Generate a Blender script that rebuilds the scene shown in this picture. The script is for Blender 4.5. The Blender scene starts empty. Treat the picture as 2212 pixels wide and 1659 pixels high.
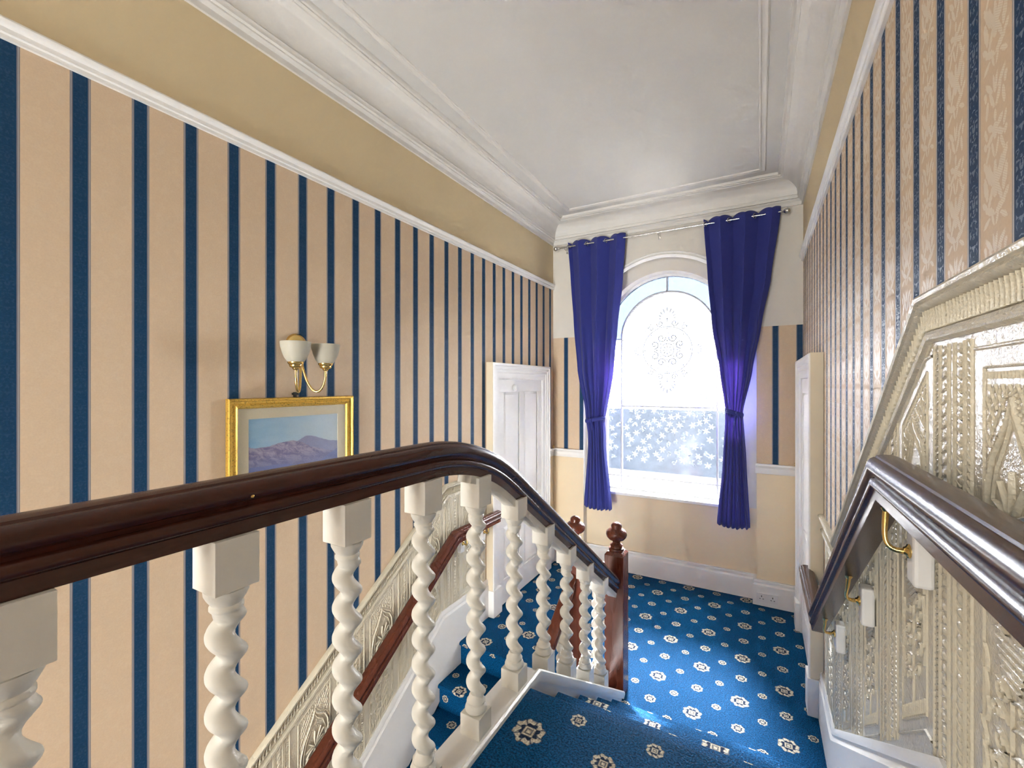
import bpy, bmesh, math, random
from mathutils import Vector
random.seed(7)
PI = math.pi
sin, cos = math.sin, math.cos

# ------------------------------------------------------------------ camera
scene = bpy.context.scene
C = scene.collection
YAW = math.atan(536 / 948.0)
cd = bpy.data.cameras.new('camera'); cam = bpy.data.objects.new('camera', cd); C.objects.link(cam)
cam.location = (0, 0, 0); cam.rotation_euler = (PI / 2, 0, YAW)
cd.sensor_width = 36.0; cd.lens = 36.0 * 948 / 2212; cd.clip_start = 0.02; cd.clip_end = 200
cd.shift_y = 1.5 / 2212
scene.camera = cam
# ------------------------------------------------------------------ light
vs = scene.view_settings
vs.view_transform = 'Standard'; vs.look = 'None'; vs.gamma = 1.0; vs.exposure = 2.1
vs.use_curve_mapping = False
SKY = 64.0
w = bpy.data.worlds.new('overcast_sky'); scene.world = w; w.use_nodes = True
bg = w.node_tree.nodes['Background']; bg.inputs[0].default_value = (0.98, 0.985, 1.0, 1); bg.inputs[1].default_value = SKY
def portal(name, loc, rot, sx, sy):
    l = bpy.data.lights.new(name, 'AREA'); l.shape = 'RECTANGLE'; l.size = sx; l.size_y = sy
    l.cycles.is_portal = True
    o = bpy.data.objects.new(name, l); o.location = loc; o.rotation_euler = rot; C.objects.link(o)
# daylight by the arched stair window, plus unseen added fill window and fill door
portal('daylight_stair_window', (-0.905, 5.27, 0.02), (-PI / 2, 0, 0), 1.6, 2.7)
portal('daylight_fill_window', (-0.9, -4.75, 0.35), (PI / 2, 0, 0), 2.4, 2.7)
portal('daylight_fill_door', (-1.1, -4.75, -2.82), (PI / 2, 0, 0), 1.8, 2.15)
# hazy sun, softened by the obscure glass
sl = bpy.data.lights.new('hazy_sun', 'SUN'); sl.energy = 120; sl.angle = math.radians(13); sl.color = (.95, .97, 1.0)
so_ = bpy.data.objects.new('hazy_sun', sl); C.objects.link(so_)
so_.rotation_euler = Vector((.50, -2.1, -1.50)).to_track_quat('-Z', 'Y').to_euler(); so_.location = (-2, 9, 6)
cy = scene.cycles
cy.max_bounces = 5; cy.diffuse_bounces = 3; cy.glossy_bounces = 3; cy.transmission_bounces = 3; cy.transparent_max_bounces = 10
cy.caustics_reflective = False; cy.caustics_refractive = False; cy.use_adaptive_sampling = True; cy.adaptive_threshold = .10; cy.adaptive_min_samples = 16
cy.denoising_prefilter = 'FAST'; cy.denoising_quality = 'BALANCED'; cy.sample_clamp_indirect = 6

# ------------------------------------------------------------------ key dimensions (metres, eye level = 0)
XL, XR, YF, YB = -2.163, 0.345, 4.83, -4.6
ZL, ZU, ZC, ZH = -2.10, -1.19, 1.92, -4.146       # half landing, upper landing, ceiling, lower hall
CX = -0.905                                        # window axis
PITCH = 0.68

# ------------------------------------------------------------------ helpers
def tag(o, label=None, cat=None, group=None, kind=None):
    if label: o['label'] = label
    if cat: o['category'] = cat
    if group: o['group'] = group
    if kind: o['kind'] = kind
    return o
class MB:
    def __init__(s): s.v = []; s.f = []; s.m = []; s.uv = []
    def add(s, vs, fs, mi=0):
        b = len(s.v); s.v += [tuple(p) for p in vs]
        for f in fs: s.f.append([b + i for i in f]); s.m.append(mi)
        return s
    def box(s, x0, x1, y0, y1, z0, z1, mi=0):
        vs = [(x, y, z) for z in (z0, z1) for y in (y0, y1) for x in (x0, x1)]
        return s.add(vs, [(0, 2, 3, 1), (4, 5, 7, 6), (0, 1, 5, 4), (2, 6, 7, 3), (0, 4, 6, 2), (1, 3, 7, 5)], mi)
    def quad(s, a, b, c, d, mi=0): return s.add([a, b, c, d], [(0, 1, 2, 3)], mi)
    def lathe(s, prof, cx, cy, z0=0, n=20, axis='z', mi=0):
        vs = []; fs = []
        for r, h in prof:
            for k in range(n):
                a = 2 * PI * k / n
                if axis == 'z': vs.append((cx + r * cos(a), cy + r * sin(a), z0 + h))
                elif axis == 'x': vs.append((z0 + h, cx + r * cos(a), cy + r * sin(a)))
                else: vs.append((cx + r * cos(a), z0 + h, cy + r * sin(a)))
        m = len(prof)
        for i in range(m - 1):
            for k in range(n):
                q = (k + 1) % n
                fs.append((i * n + k, i * n + q, (i + 1) * n + q, (i + 1) * n + k))
        fs.append(tuple(range(n))[::-1]); fs.append(tuple((m - 1) * n + k for k in range(n)))
        return s.add(vs, fs, mi)
    def tube(s, pts, r, n=8, mi=0, closed=False):
        pts = [Vector(p) for p in pts]; N = len(pts); vs = []; fs = []
        up = None
        for i, p in enumerate(pts):
            t = ((pts[(i + 1) % N] - pts[i - 1]) if closed else (pts[min(i + 1, N - 1)] - pts[max(i - 1, 0)])).normalized()
            if up is None:
                up = Vector((0, 0, 1)) if abs(t.z) < .9 else Vector((1, 0, 0))
            a = t.cross(up).normalized(); b = a.cross(t).normalized(); up = b
            rr = r[i] if isinstance(r, (list, tuple)) else r
            for k in range(n):
                q = 2 * PI * k / n; vs.append(p + a * (rr * cos(q)) + b * (rr * sin(q)))
        for i in range(N if closed else N - 1):
            j = (i + 1) % N
            for k in range(n):
                q = (k + 1) % n; fs.append((i * n + k, i * n + q, j * n + q, j * n + k))
        if not closed:
            fs.append(tuple(range(n))[::-1]); fs.append(tuple((N - 1) * n + k for k in range(n)))
        return s.add(vs, fs, mi)
    def extrude(s, path, prof, N, side=1, closed=False, mi=0, capped=True):
        # profile points (out, up): out along N, up perpendicular to the path in the plane, mitred at corners
        P = [Vector(p) for p in path]; N = Vector(N); n = len(P); m = len(prof); vs = []; fs = []
        def perp(a, b):
            t = (b - a).normalized(); return N.cross(t).normalized() * side
        for i in range(n):
            if closed or 0 < i < n - 1:
                s1 = perp(P[i - 1], P[i]); s2 = perp(P[i], P[(i + 1) % n])
                S = (s1 + s2); S = S / S.length; S = S / max(.3, S.dot(s1))
            elif i == 0: S = perp(P[0], P[1])
            else: S = perp(P[-2], P[-1])
            for o, u in prof: vs.append(P[i] + N * o + S * u)
        for i in range(n if closed else n - 1):
            j = (i + 1) % n
            for k in range(m):
                q = (k + 1) % m; fs.append((i * m + k, i * m + q, j * m + q, j * m + k))
        if capped and not closed:
            fs.append(tuple(range(m))); fs.append(tuple((n - 1) * m + k for k in range(m))[::-1])
        return s.add(vs, fs, mi)
    def build(s, name, mats, parent=None, smooth=None, bevel=0, uv=None):
        me = bpy.data.meshes.new(name); me.from_pydata(s.v, [], s.f)
        if not isinstance(mats, (list, tuple)): mats = [mats]
        for m in mats: me.materials.append(m)
        me.polygons.foreach_set('material_index', s.m)
        if uv:
            l = me.uv_layers.new(name='UVMap')
            for p in me.polygons:
                for li, vi in zip(p.loop_indices, p.vertices): l.data[li].uv = uv[vi]
        bm = bmesh.new(); bm.from_mesh(me)
        bmesh.ops.recalc_face_normals(bm, faces=bm.faces); bm.to_mesh(me); bm.free()
        if smooth is not None:
            me.polygons.foreach_set('use_smooth', [True] * len(me.polygons))
            me.set_sharp_from_angle(angle=math.radians(smooth))
        o = bpy.data.objects.new(name, me); C.objects.link(o)
        if parent: o.parent = parent
        if bevel:
            b = o.modifiers.new('bevel', 'BEVEL'); b.width = bevel; b.segments = 2; b.limit_method = 'ANGLE'
        return o
def empty(name, loc=(0, 0, 0)):
    # things whose parts are built in world coordinates keep their Empty at the thing's base with an inverse offset
    o = bpy.data.objects.new(name, None); o.empty_display_size = .05; o.location = loc; C.objects.link(o); return o
def adopt(o, parent):
    o.parent = parent; o.location = o.location - parent.location; return o

# ------------------------------------------------------------------ node materials
class NT:
    def __init__(s, name):
        s.m = bpy.data.materials.new(name); s.m.use_nodes = True; s.t = s.m.node_tree; s.t.nodes.clear()
        s.out = s.t.nodes.new('ShaderNodeOutputMaterial')
    def node(s, k, **kw):
        n = s.t.nodes.new(k)
        for a, b in kw.items(): setattr(n, a, b)
        return n
    def put(s, sock, v):
        if isinstance(v, bpy.types.NodeSocket): s.t.links.new(v, sock)
        elif isinstance(v, (tuple, list)) and len(v) == 3 and sock.type == 'RGBA': sock.default_value = (*v, 1)
        else: sock.default_value = v
    def M(s, op, a, b=None, c=None):
        n = s.node('ShaderNodeMath', operation=op)
        for i, x in enumerate((a, b, c)):
            if x is not None: s.put(n.inputs[i], x)
        return n.outputs[0]
    def mix(s, f, a, b):
        n = s.node('ShaderNodeMix', data_type='RGBA')
        s.put(n.inputs[0], f); s.put(n.inputs[6], a); s.put(n.inputs[7], b); return n.outputs[2]
    def lerp(s, f, a, b): return s.M('ADD', a, s.M('MULTIPLY', f, s.M('SUBTRACT', b, a)))
    def step(s, x, e, wd=.001):                      # 1 where x > e
        n = s.node('ShaderNodeMapRange', clamp=True); s.put(n.inputs[0], x)
        n.inputs[1].default_value = e - wd; n.inputs[2].default_value = e + wd; return n.outputs[0]
    def coords(s, kind='Object'):
        t = s.node('ShaderNodeTexCoord'); x = s.node('ShaderNodeSeparateXYZ'); s.t.links.new(t.outputs[kind], x.inputs[0])
        return t.outputs[kind], x.outputs[0], x.outputs[1], x.outputs[2]
    def vec(s, x, y, z):
        n = s.node('ShaderNodeCombineXYZ')
        for i, v in enumerate((x, y, z)): s.put(n.inputs[i], v)
        return n.outputs[0]
    def noise(s, v, sc, det=3, rough=.5, dist=0):
        n = s.node('ShaderNodeTexNoise'); s.put(n.inputs['Vector'], v); n.inputs['Scale'].default_value = sc
        n.inputs['Detail'].default_value = det; n.inputs['Roughness'].default_value = rough; n.inputs['Distortion'].default_value = dist
        return n.outputs[0]
    def bump(s, h, strength=.3, dist=.01, normal=None):
        n = s.node('ShaderNodeBump'); s.put(n.inputs['Height'], h); n.inputs['Strength'].default_value = strength
        n.inputs['Distance'].default_value = dist
        if normal: s.put(n.inputs['Normal'], normal)
        return n.outputs[0]
    def principled(s, col, rough=.5, spec=.5, metal=0, normal=None, **kw):
        p = s.node('ShaderNodeBsdfPrincipled'); s.put(p.inputs['Base Color'], col); s.put(p.inputs['Roughness'], rough)
        s.put(p.inputs['Specular IOR Level'], spec); p.inputs['Metallic'].default_value = metal
        if normal: s.put(p.inputs['Normal'], normal)
        for k, v in kw.items(): s.put(p.inputs[k.replace('_', ' ')], v)
        return p.outputs[0]
    def end(s, sh): s.t.links.new(sh, s.out.inputs[0]); return s.m

def paint(name, col, rough=.45, var=.04, bump=.08, scale=6, spec=.4):
    t = NT(name); v, x, y, z = t.coords()
    n = t.noise(v, scale, 2); c = t.mix(n, tuple(k * (1 - var) for k in col), tuple(min(1, k * (1 + var)) for k in col))
    return t.end(t.principled(c, rough, spec, normal=t.bump(t.noise(v, 90, 1), bump, .002) if bump >= .12 else None))

def wallpaper(name, axis, period, phase, motif_on=True):
    t = NT(name); v, x, y, z = t.coords()
    a = (x, y)[axis == 'y']
    f = t.M('FRACT', t.M('ADD', t.M('DIVIDE', t.M('SUBTRACT', a, phase), period), .5))
    d = t.M('MULTIPLY', t.M('ABSOLUTE', t.M('SUBTRACT', f, .5)), period)      # distance from a dark stripe's axis
    cream = t.step(d, .0285, .0006); dark = t.M('SUBTRACT', 1, t.step(d, .0205, .0006))
    pin = t.M('MULTIPLY', t.step(d, .0235, .0005), t.M('SUBTRACT', 1, t.step(d, .0265, .0005)))
    b = t.M('SUBTRACT', period / 2, d)                                       # distance from a cream band's axis
    speck = t.noise(v, 160, 2)
    if motif_on:
        # printed bouquets: leaves and petals as ellipses, mirrored about the band's axis, repeating up the wall
        per = .27
        zz = t.M('MULTIPLY', t.M('FRACT', t.M('DIVIDE', z, per)), per)
        nz = t.M('MULTIPLY', t.M('SUBTRACT', t.noise(t.vec(b, 0., zz), 150, 2), .5), 2.2)
        best = None
        E_ = [(.0, .085, 90, .026, .006), (.012, .085, 62, .030, .006), (.027, .095, 58, .030, .0075), (.034, .070, 75, .022, .008), (.016, .052, 115, .020, .0055),
              (.020, .028, 25, .022, .0065), (.036, .040, 40, .016, .005), (.010, .018, 70, .020, .004), (.030, .010, -30, .014, .005), (.0, .060, 90, .012, .009),
              (.0, .160, 90, .013, .012), (.017, .170, 35, .012, .006), (.018, .150, -30, .013, .006), (.0, .185, 90, .011, .005), (.034, .165, 70, .012, .005),
              (.008, .130, 70, .016, .004), (.026, .128, 120, .018, .0045), (.036, .145, 60, .008, .005), (.012, .215, 60, .018, .005), (.030, .205, 100, .016, .0055),
              (.004, .240, 80, .016, .004), (.022, .240, 45, .018, .0055), (.036, .232, 80, .010, .005)]
        for ea, ez, an, l, wd in E_:
            c_, s_ = cos(math.radians(an)), sin(math.radians(an))
            dx = t.M('SUBTRACT', b, ea); dz = t.M('SUBTRACT', zz, ez)
            p1 = t.M('ADD', t.M('MULTIPLY', dx, c_ / l), t.M('MULTIPLY', dz, s_ / l)); p2 = t.M('ADD', t.M('MULTIPLY', dx, -s_ / wd), t.M('MULTIPLY', dz, c_ / wd))
            q = t.M('MULTIPLY_ADD', p1, p1, t.M('MULTIPLY', p2, p2)); best = q if best is None else t.M('MINIMUM', best, q)
        fl = t.M('SUBTRACT', 1, t.step(t.M('ADD', best, nz), 1.0, .18))
        vein = t.step(t.M('SINE', t.M('MULTIPLY', t.M('ADD', t.M('MULTIPLY', b, .6), zz), 1500)), -.55, .3)
        fl = t.M('MULTIPLY', fl, t.lerp(vein, .45, 1.0))
    else:
        fl = t.M('MULTIPLY', t.step(t.noise(v, 45, 3, .6), .56, .06), .25)
    zb = t.M('MULTIPLY', z, 2 * PI / .14); cb, sb = t.M('COSINE', zb), t.M('SINE', zb)
    n2 = t.noise(t.vec(t.M('MULTIPLY', d, 40), t.M('MULTIPLY', cb, .9), t.M('MULTIPLY', sb, .9)), 2.4, 2, .5, 1.0)
    vine = t.M('MULTIPLY', t.step(n2, .56, .015), t.M('SUBTRACT', 1, t.step(d, .0165, .001)))
    ccream = t.mix(speck, (.60, .450, .310), (.68, .520, .365))
    ccream = t.mix(t.M('MULTIPLY', fl, .75 if motif_on else .35), ccream, (.78, .66, .50))
    cdark = t.mix(speck, (.005, .026, .068), (.011, .050, .128)) if motif_on else t.mix(speck, (.007, .034, .080), (.015, .060, .140))
    cdark = t.mix(t.M('MULTIPLY', vine, .30 if motif_on else .03), cdark, (.10, .15, .23))
    col = t.mix(cream, (.17, .17, .20), ccream); col = t.mix(pin, col, (.60, .53, .48) if motif_on else (.34, .31, .31)); col = t.mix(dark, col, cdark)
    motif = t.M('ADD', t.M('MULTIPLY', fl, cream), t.M('MULTIPLY', vine, dark))
    motif = t.M('MAXIMUM', motif, pin)
    rough = t.lerp(motif, .60, .34 if motif_on else .5)
    spec = t.lerp(motif, .12, 1.0 if motif_on else .3)
    return t.end(t.principled(col, rough, spec, normal=None))

def carpet():
    t = NT('blue_medallion_carpet'); uvn = t.node('ShaderNodeUVMap'); sp = t.node('ShaderNodeSeparateXYZ')
    t.t.links.new(uvn.outputs[0], sp.inputs[0]); x, y = sp.outputs[0], sp.outputs[1]
    L = .262
    wob = t.noise(uvn.outputs[0], 60, 2)
    p = t.M('DIVIDE', t.M('ADD', x, y), L); q = t.M('DIVIDE', t.M('SUBTRACT', x, y), L)
    p = t.M('SUBTRACT', p, .05); q = t.M('ADD', q, .95)
    pi_, qi = t.M('ROUND', p), t.M('ROUND', q)
    fp, fq = t.M('SUBTRACT', p, pi_), t.M('SUBTRACT', q, qi)
    op = t.M('PINGPONG', pi_, 1); oq = t.M('PINGPONG', qi, 1)                   # 0 even, 1 odd
    dx = t.M('MULTIPLY', t.M('ADD', fp, fq), L / 2); dy = t.M('MULTIPLY', t.M('SUBTRACT', fp, fq), L / 2)
    s_ = t.M('ADD', op, oq)
    large = t.M('SUBTRACT', 1, t.step(s_, .5)); med = t.step(s_, 1.5)
    R = t.M('ADD', .027, t.M('ADD', t.M('MULTIPLY', large, .026), t.M('MULTIPLY', med, .009)))
    r = t.M('DIVIDE', t.M('SQRT', t.M('ADD', t.M('MULTIPLY', dx, dx), t.M('MULTIPLY', dy, dy))), R)
    ang = t.M('ARCTAN2', dy, dx)
    lob = t.M('COSINE', t.M('MULTIPLY', ang, 8))
    r1 = t.M('ADD', r, t.M('MULTIPLY', lob, .07)); r1 = t.M('ADD', r1, t.M('MULTIPLY', t.M('SUBTRACT', wob, .5), .35))
    m = t.M('DIVIDE', t.M('MAXIMUM', t.M('ABSOLUTE', dx), t.M('ABSOLUTE', dy)), R)
    md = t.M('DIVIDE', t.M('MULTIPLY', t.M('ADD', t.M('ABSOLUTE', dx), t.M('ABSOLUTE', dy)), .75), R)
    inside = t.M('SUBTRACT', 1, t.step(r1, 1.0, .05))
    ring1 = t.M('MULTIPLY', inside, t.step(r1, .66, .05))
    seg = t.step(t.M('SINE', t.M('MULTIPLY', ang, 8)), -.90, .15)
    ring1 = t.M('MULTIPLY', ring1, seg)
    core = t.M('SUBTRACT', 1, t.step(m, .36, .05))
    core2 = t.M('MULTIPLY', t.M('SUBTRACT', 1, t.step(m, .25, .03)), t.step(m, .13, .03))
    gap = inside
    cream = t.M('MAXIMUM', ring1, t.M('MULTIPLY', core, t.M('SUBTRACT', 1, t.M('MULTIPLY', core2, .75))))
    pile = t.node('ShaderNodeMapRange', clamp=True); t.put(pile.inputs[0], t.noise(uvn.outputs[0], 150, 2, .6)); pile.inputs[1].default_value = .36; pile.inputs[2].default_value = .64; pile = pile.outputs[0]
    big = t.noise(uvn.outputs[0], 5, 3)
    base = t.mix(pile, (.0004, .015, .058), (.003, .100, .255))
    base = t.mix(t.M('MULTIPLY', big, .35), base, (.002, .045, .13))
    base = t.mix(t.M('MULTIPLY', t.M('MULTIPLY', gap, t.M('SUBTRACT', 1, ring1)), .75), base, (.012, .010, .022))
    cc = t.mix(pile, (.42, .33, .24), (.78, .70, .56))
    col = t.mix(cream, base, cc)
    nb = t.bump(pile, .7, .005)
    return t.end(t.principled(col, .50, .03, normal=nb))

def wood(name, c1, c2, rough=.22, axis='y'):
    t = NT(name); v, x, y, z = t.coords()
    s = .12
    vv = t.vec(x, t.M('MULTIPLY', y, s), z) if axis == 'y' else t.vec(x, y, t.M('MULTIPLY', z, s))
    g = t.noise(vv, 55, 3, .6, .6); g2 = t.noise(vv, 9, 2)
    col = t.mix(g, c1, c2); col = t.mix(t.M('MULTIPLY', g2, .5), col, c1)
    rr = t.lerp(g2, rough - .02, rough + .04)
    return t.end(t.principled(col, rr, .5, normal=t.bump(g, .02, .001)))

def lincrusta():
    t = NT('cream_gloss_embossed_paper'); v, x, y, z = t.coords()
    h = t.M('ADD', t.noise(v, 130, 2, .6), t.M('MULTIPLY', t.noise(v, 38, 2), .8))
    c = t.mix(t.noise(v, 4, 2), (.66, .595, .455), (.74, .68, .545))
    return t.end(t.principled(c, .24, .5, normal=t.bump(h, .45, .006)))

def metal(name, col, rough): 
    t = NT(name); v, *_ = t.coords()
    return t.end(t.principled(col, t.lerp(t.noise(v, 40, 2), rough * .7, rough * 1.4), .5, 1.0))

def glass(name, tint, haze=.12, hcol=(.9, .95, 1)):
    t = NT(name); v, *_ = t.coords()
    tr = t.node('ShaderNodeBsdfTransparent'); t.put(tr.inputs[0], tint)
    tl = t.node('ShaderNodeBsdfTranslucent'); t.put(tl.inputs[0], tuple(a * b for a, b in zip(hcol, tint)))
    gl = t.node('ShaderNodeBsdfGlossy'); gl.inputs['Roughness'].default_value = .12
    m1 = t.node('ShaderNodeMixShader'); m1.inputs[0].default_value = haze
    t.t.links.new(tr.outputs[0], m1.inputs[1]); t.t.links.new(tl.outputs[0], m1.inputs[2])
    m2 = t.node('ShaderNodeMixShader'); m2.inputs[0].default_value = .05
    t.t.links.new(m1.outputs[0], m2.inputs[1]); t.t.links.new(gl.outputs[0], m2.inputs[2])
    return t.end(m2.outputs[0])

def cloth(name, col, trans):
    t = NT(name); v, x, y, z = t.coords()
    weave = t.noise(t.vec(x, y, t.M('MULTIPLY', z, .4)), 420, 2)
    c = t.mix(weave, tuple(k * .8 for k in col), tuple(k * 1.2 for k in col))
    p = t.principled(c, .75, .15, normal=t.bump(weave, .25, .001), Sheen_Weight=.15)
    tl = t.node('ShaderNodeBsdfTranslucent'); t.put(tl.inputs[0], trans)
    m = t.node('ShaderNodeMixShader'); m.inputs[0].default_value = .15
    t.t.links.new(p, m.inputs[1]); t.t.links.new(tl.outputs[0], m.inputs[2]); return t.end(m.outputs[0])

M = {}
M['white'] = paint('white_gloss_paint', (.84, .82, .79), .32, .03, .06)
M['cornice'] = paint('cornice_white_paint', (.72, .69, .645), .5, .04, .2, 14)
M['ceiling'] = paint('ceiling_matt_paint', (.68, .66, .625), .7, .03, .12, 3, .2)
M['upperpaint'] = paint('off_white_wall_paint', (.70, .655, .585), .6, .04, .15, 5, .25)
M['frieze'] = paint('buff_frieze_paint', (.66, .53, .33), .6, .04, .15, 3, .25)
M['creampaint'] = paint('warm_cream_wall_paint', (.80, .66, .46), .55, .04, .15, 3, .3)
M['dadopaint'] = paint('pale_cream_paint', (.72, .62, .46), .5, .04, .15, 3, .3)
M['paperL'] = wallpaper('striped_paper_left', 'y', .1792, .620, False)
M['paperR'] = wallpaper('striped_paper_right', 'y', .1715, 1.131)
M['paperF'] = wallpaper('striped_paper_window_wall', 'x', .193, .126, False)
M['carpet'] = carpet()
M['rail'] = wood('dark_mahogany', (.019, .005, .003), (.098, .026, .014), .24)
M['newel'] = wood('red_mahogany', (.045, .010, .005), (.21, .050, .022), .26, 'z')
M['lincrusta'] = lincrusta()
M['baluster'] = paint('off_white_satin_paint', (.80, .775, .70), .34, .04, .12, 20)
M['brass'] = metal('polished_brass', (.80, .56, .20), .18)
M['steel'] = metal('brushed_steel', (.62, .60, .57), .25)
M['gold'] = None
M['black'] = paint('black_metal', (.01, .01, .01), .5)
M['plastic'] = paint('white_plastic', (.78, .76, .74), .3, .01, 0)
M['slot'] = paint('socket_slot', (.03, .03, .03), .6)
M['curtain'] = cloth('royal_blue_cloth', (.040, .050, .26), (.22, .15, .44))
M['frost'] = None
M['glass'] = glass('pale_etched_glass', (.138, .142, .145), .0)
M['glassclear'] = glass('clear_margin_glass', (.97, .98, .99), .0)
M['glassback'] = glass('dimmed_fill_window_glass', (.225, .225, .22), .0)  # tint sets how much fill the added back window admits
M['glassfilldoor'] = glass('fill_door_glass', (.46, .46, .45), .0)  # tint sets the fill from the added lower door
M['glasslow'] = glass('patterned_obscure_glass', (.235, .243, .248), .0)
M['glassblue'] = glass('blue_tinted_margin_glass', (.060, .069, .082), .0)
M['lead'] = paint('grey_glazing_bar', (.42, .42, .43), .4, .05, .05)
M['slate'] = paint('blue_grey_slate', (.040, .045, .055), .9, .3, .3, 4, .0)
M['render'] = paint('pale_outdoor_render', (.62, .56, .52), .8, .1, .3, 3)
M['ground'] = paint('pale_gravel', (.45, .42, .38), .9, .2, .4, 5)

def gold():
    t = NT('antique_gilt'); v, x, y, z = t.coords()
    n = t.step(t.noise(v, 150, 4, .7), .60, .06)
    c = t.mix(n, (.78, .50, .10), (.20, .10, .02))
    return t.end(t.principled(c, .33, .5, .75, normal=t.bump(n, .2, .001)))
M['gold'] = gold()
def frost():
    t = NT('frosted_white_etching'); v, *_ = t.coords()
    d = t.node('ShaderNodeBsdfDiffuse'); t.put(d.inputs[0], (.8, .84, .86)); tl = t.node('ShaderNodeBsdfTranslucent'); t.put(tl.inputs[0], (.42, .44, .46))
    m = t.node('ShaderNodeMixShader'); t.put(m.inputs[0], .65)
    t.t.links.new(d.outputs[0], m.inputs[1]); t.t.links.new(tl.outputs[0], m.inputs[2]); return t.end(m.outputs[0])
M['frost'] = frost()
M['etch'] = paint('grey_etched_line', (.62, .66, .70), .8, .05, 0)
def shade_glass():
    t = NT('opal_glass_shade'); v, *_ = t.coords()
    p = t.principled(t.mix(t.noise(v, 30, 2), (.58, .54, .44), (.64, .60, .50)), .45, .3)
    tl = t.node('ShaderNodeBsdfTranslucent'); t.put(tl.inputs[0], (.6, .56, .45)); m = t.node('ShaderNodeMixShader'); m.inputs[0].default_value = .35
    t.t.links.new(p, m.inputs[1]); t.t.links.new(tl.outputs[0], m.inputs[2]); return t.end(m.outputs[0])
M['opal'] = shade_glass()

# ================================================================== STRUCTURE
def struct(o, label): return tag(o, label, None, None, 'structure')
Z_RAIL = 1.165
# ---- side walls
mb = MB()
mb.box(XL - .15, XL, YB, YF + .4, Z_RAIL, ZC + .1, 1); mb.box(XL - .15, XL, YB, YF + .4, ZH - .1, Z_RAIL, 0)
wall_left = struct(mb.build('wall_left', [M['paperL'], M['frieze']]), 'long left wall papered in cream and navy stripes under a buff frieze')
mb = MB()
mb.box(XR, XR + .15, YB, YF + .4, Z_RAIL, ZC + .1, 1); mb.box(XR, XR + .15, YB, YF + .4, ZH - .1, Z_RAIL, 0)
wall_right = struct(mb.build('wall_right', [M['paperR'], M['frieze']]), 'right wall in glossy damask striped paper under a buff frieze')
# plain cream paint below chair rail, between door and corner
mb = MB().box(XL, XL + .004, 4.585, YF, ZL, -.80); mb.build('painted_dado', M['creampaint'], wall_left)
mb = MB().box(XR - .004, XR, 4.585, YF, ZL, -.80); mb.build('painted_dado', M['creampaint'], wall_right)
# ---- window wall
HR, HW, ZS = .875, .70, .53            # recess half width, window half width, springing height
def arch(h, zb, n=40, spring=ZS):
    pts = [(CX - h, zb)] + [(CX - h * cos(PI * k / n), spring + h * sin(PI * k / n)) for k in range(n + 1)] + [(CX + h, zb)]
    return pts
Y1, Y2 = 4.94, 5.13                     # back of the recess, plane of the window
mb = MB()
ZB_ = [ZH - .1, -.79, .555, ZC + .1]
for i in range(3):
    mi = (2, 1, 0)[i]
    mb.quad((XL, YF, ZB_[i]), (CX - HR, YF, ZB_[i]), (CX - HR, YF, ZB_[i + 1]), (XL, YF, ZB_[i + 1]), mi)
    mb.quad((CX + HR, YF, ZB_[i]), (XR, YF, ZB_[i]), (XR, YF, ZB_[i + 1]), (CX + HR, YF, ZB_[i + 1]), mi)
A = arch(HR, ZL)
for (xa, za), (xb, zb) in zip(A[1:-2], A[2:-1]):
    mb.quad((xa, YF, za), (xb, YF, zb), (xb, YF, ZC + .1), (xa, YF, ZC + .1), 0)
mb.quad((CX - HR, YF, ZH - .1), (CX + HR, YF, ZH - .1), (CX + HR, YF, ZL), (CX - HR, YF, ZL), 2)
for (xa, za), (xb, zb) in zip(A[:-1], A[1:]):          # recess jambs and soffit
    mb.quad((xa, YF, za), (xb, YF, zb), (xb, Y1, zb), (xa, Y1, za), 0)
O_, I_ = arch(HR, -1.22), arch(HW, -1.22)
for k in range(len(O_) - 1):
    (a, b), (c, d) = O_[k], O_[k + 1]; (e, f), (g, h) = I_[k], I_[k + 1]
    mb.quad((a, Y1, b), (c, Y1, d), (g, Y1, h), (e, Y1, f), 0)
    mb.quad((e, Y1, f), (g, Y1, h), (g, Y2 + .1, h), (e, Y2 + .1, f), 0)
mb.quad((CX - HR, Y1, ZL), (CX + HR, Y1, ZL), (CX + HR, Y1, -1.22), (CX - HR, Y1, -1.22), 2)
mb.quad((CX - HW, Y1, -1.22), (CX + HW, Y1, -1.22), (CX + HW, Y2 + .1, -1.22), (CX - HW, Y2 + .1, -1.22), 0)
# outer skin so that daylight only enters by the opening
OO = arch(HW, -1.22)
yo = Y2 + .1
mb.quad((XL - .2, yo, ZH), (CX - HW, yo, ZH), (CX - HW, yo, ZC + .1), (XL - .2, yo, ZC + .1), 0)
mb.quad((CX + HW, yo, ZH), (XR + .2, yo, ZH), (XR + .2, yo, ZC + .1), (CX + HW, yo, ZC + .1), 0)
mb.quad((CX - HW, yo, ZH), (CX + HW, yo, ZH), (CX + HW, yo, -1.22), (CX - HW, yo, -1.22), 0)
for (xa, za), (xb, zb) in zip(OO[1:-2], OO[2:-1]):
    mb.quad((xa, yo, za), (xb, yo, zb), (xb, yo, ZC + .1), (xa, yo, ZC + .1), 0)
struct(mb.build('wall_front', [M['upperpaint'], M['paperF'], M['creampaint']]), 'end wall with the arched window, off-white above and cream below')
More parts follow.
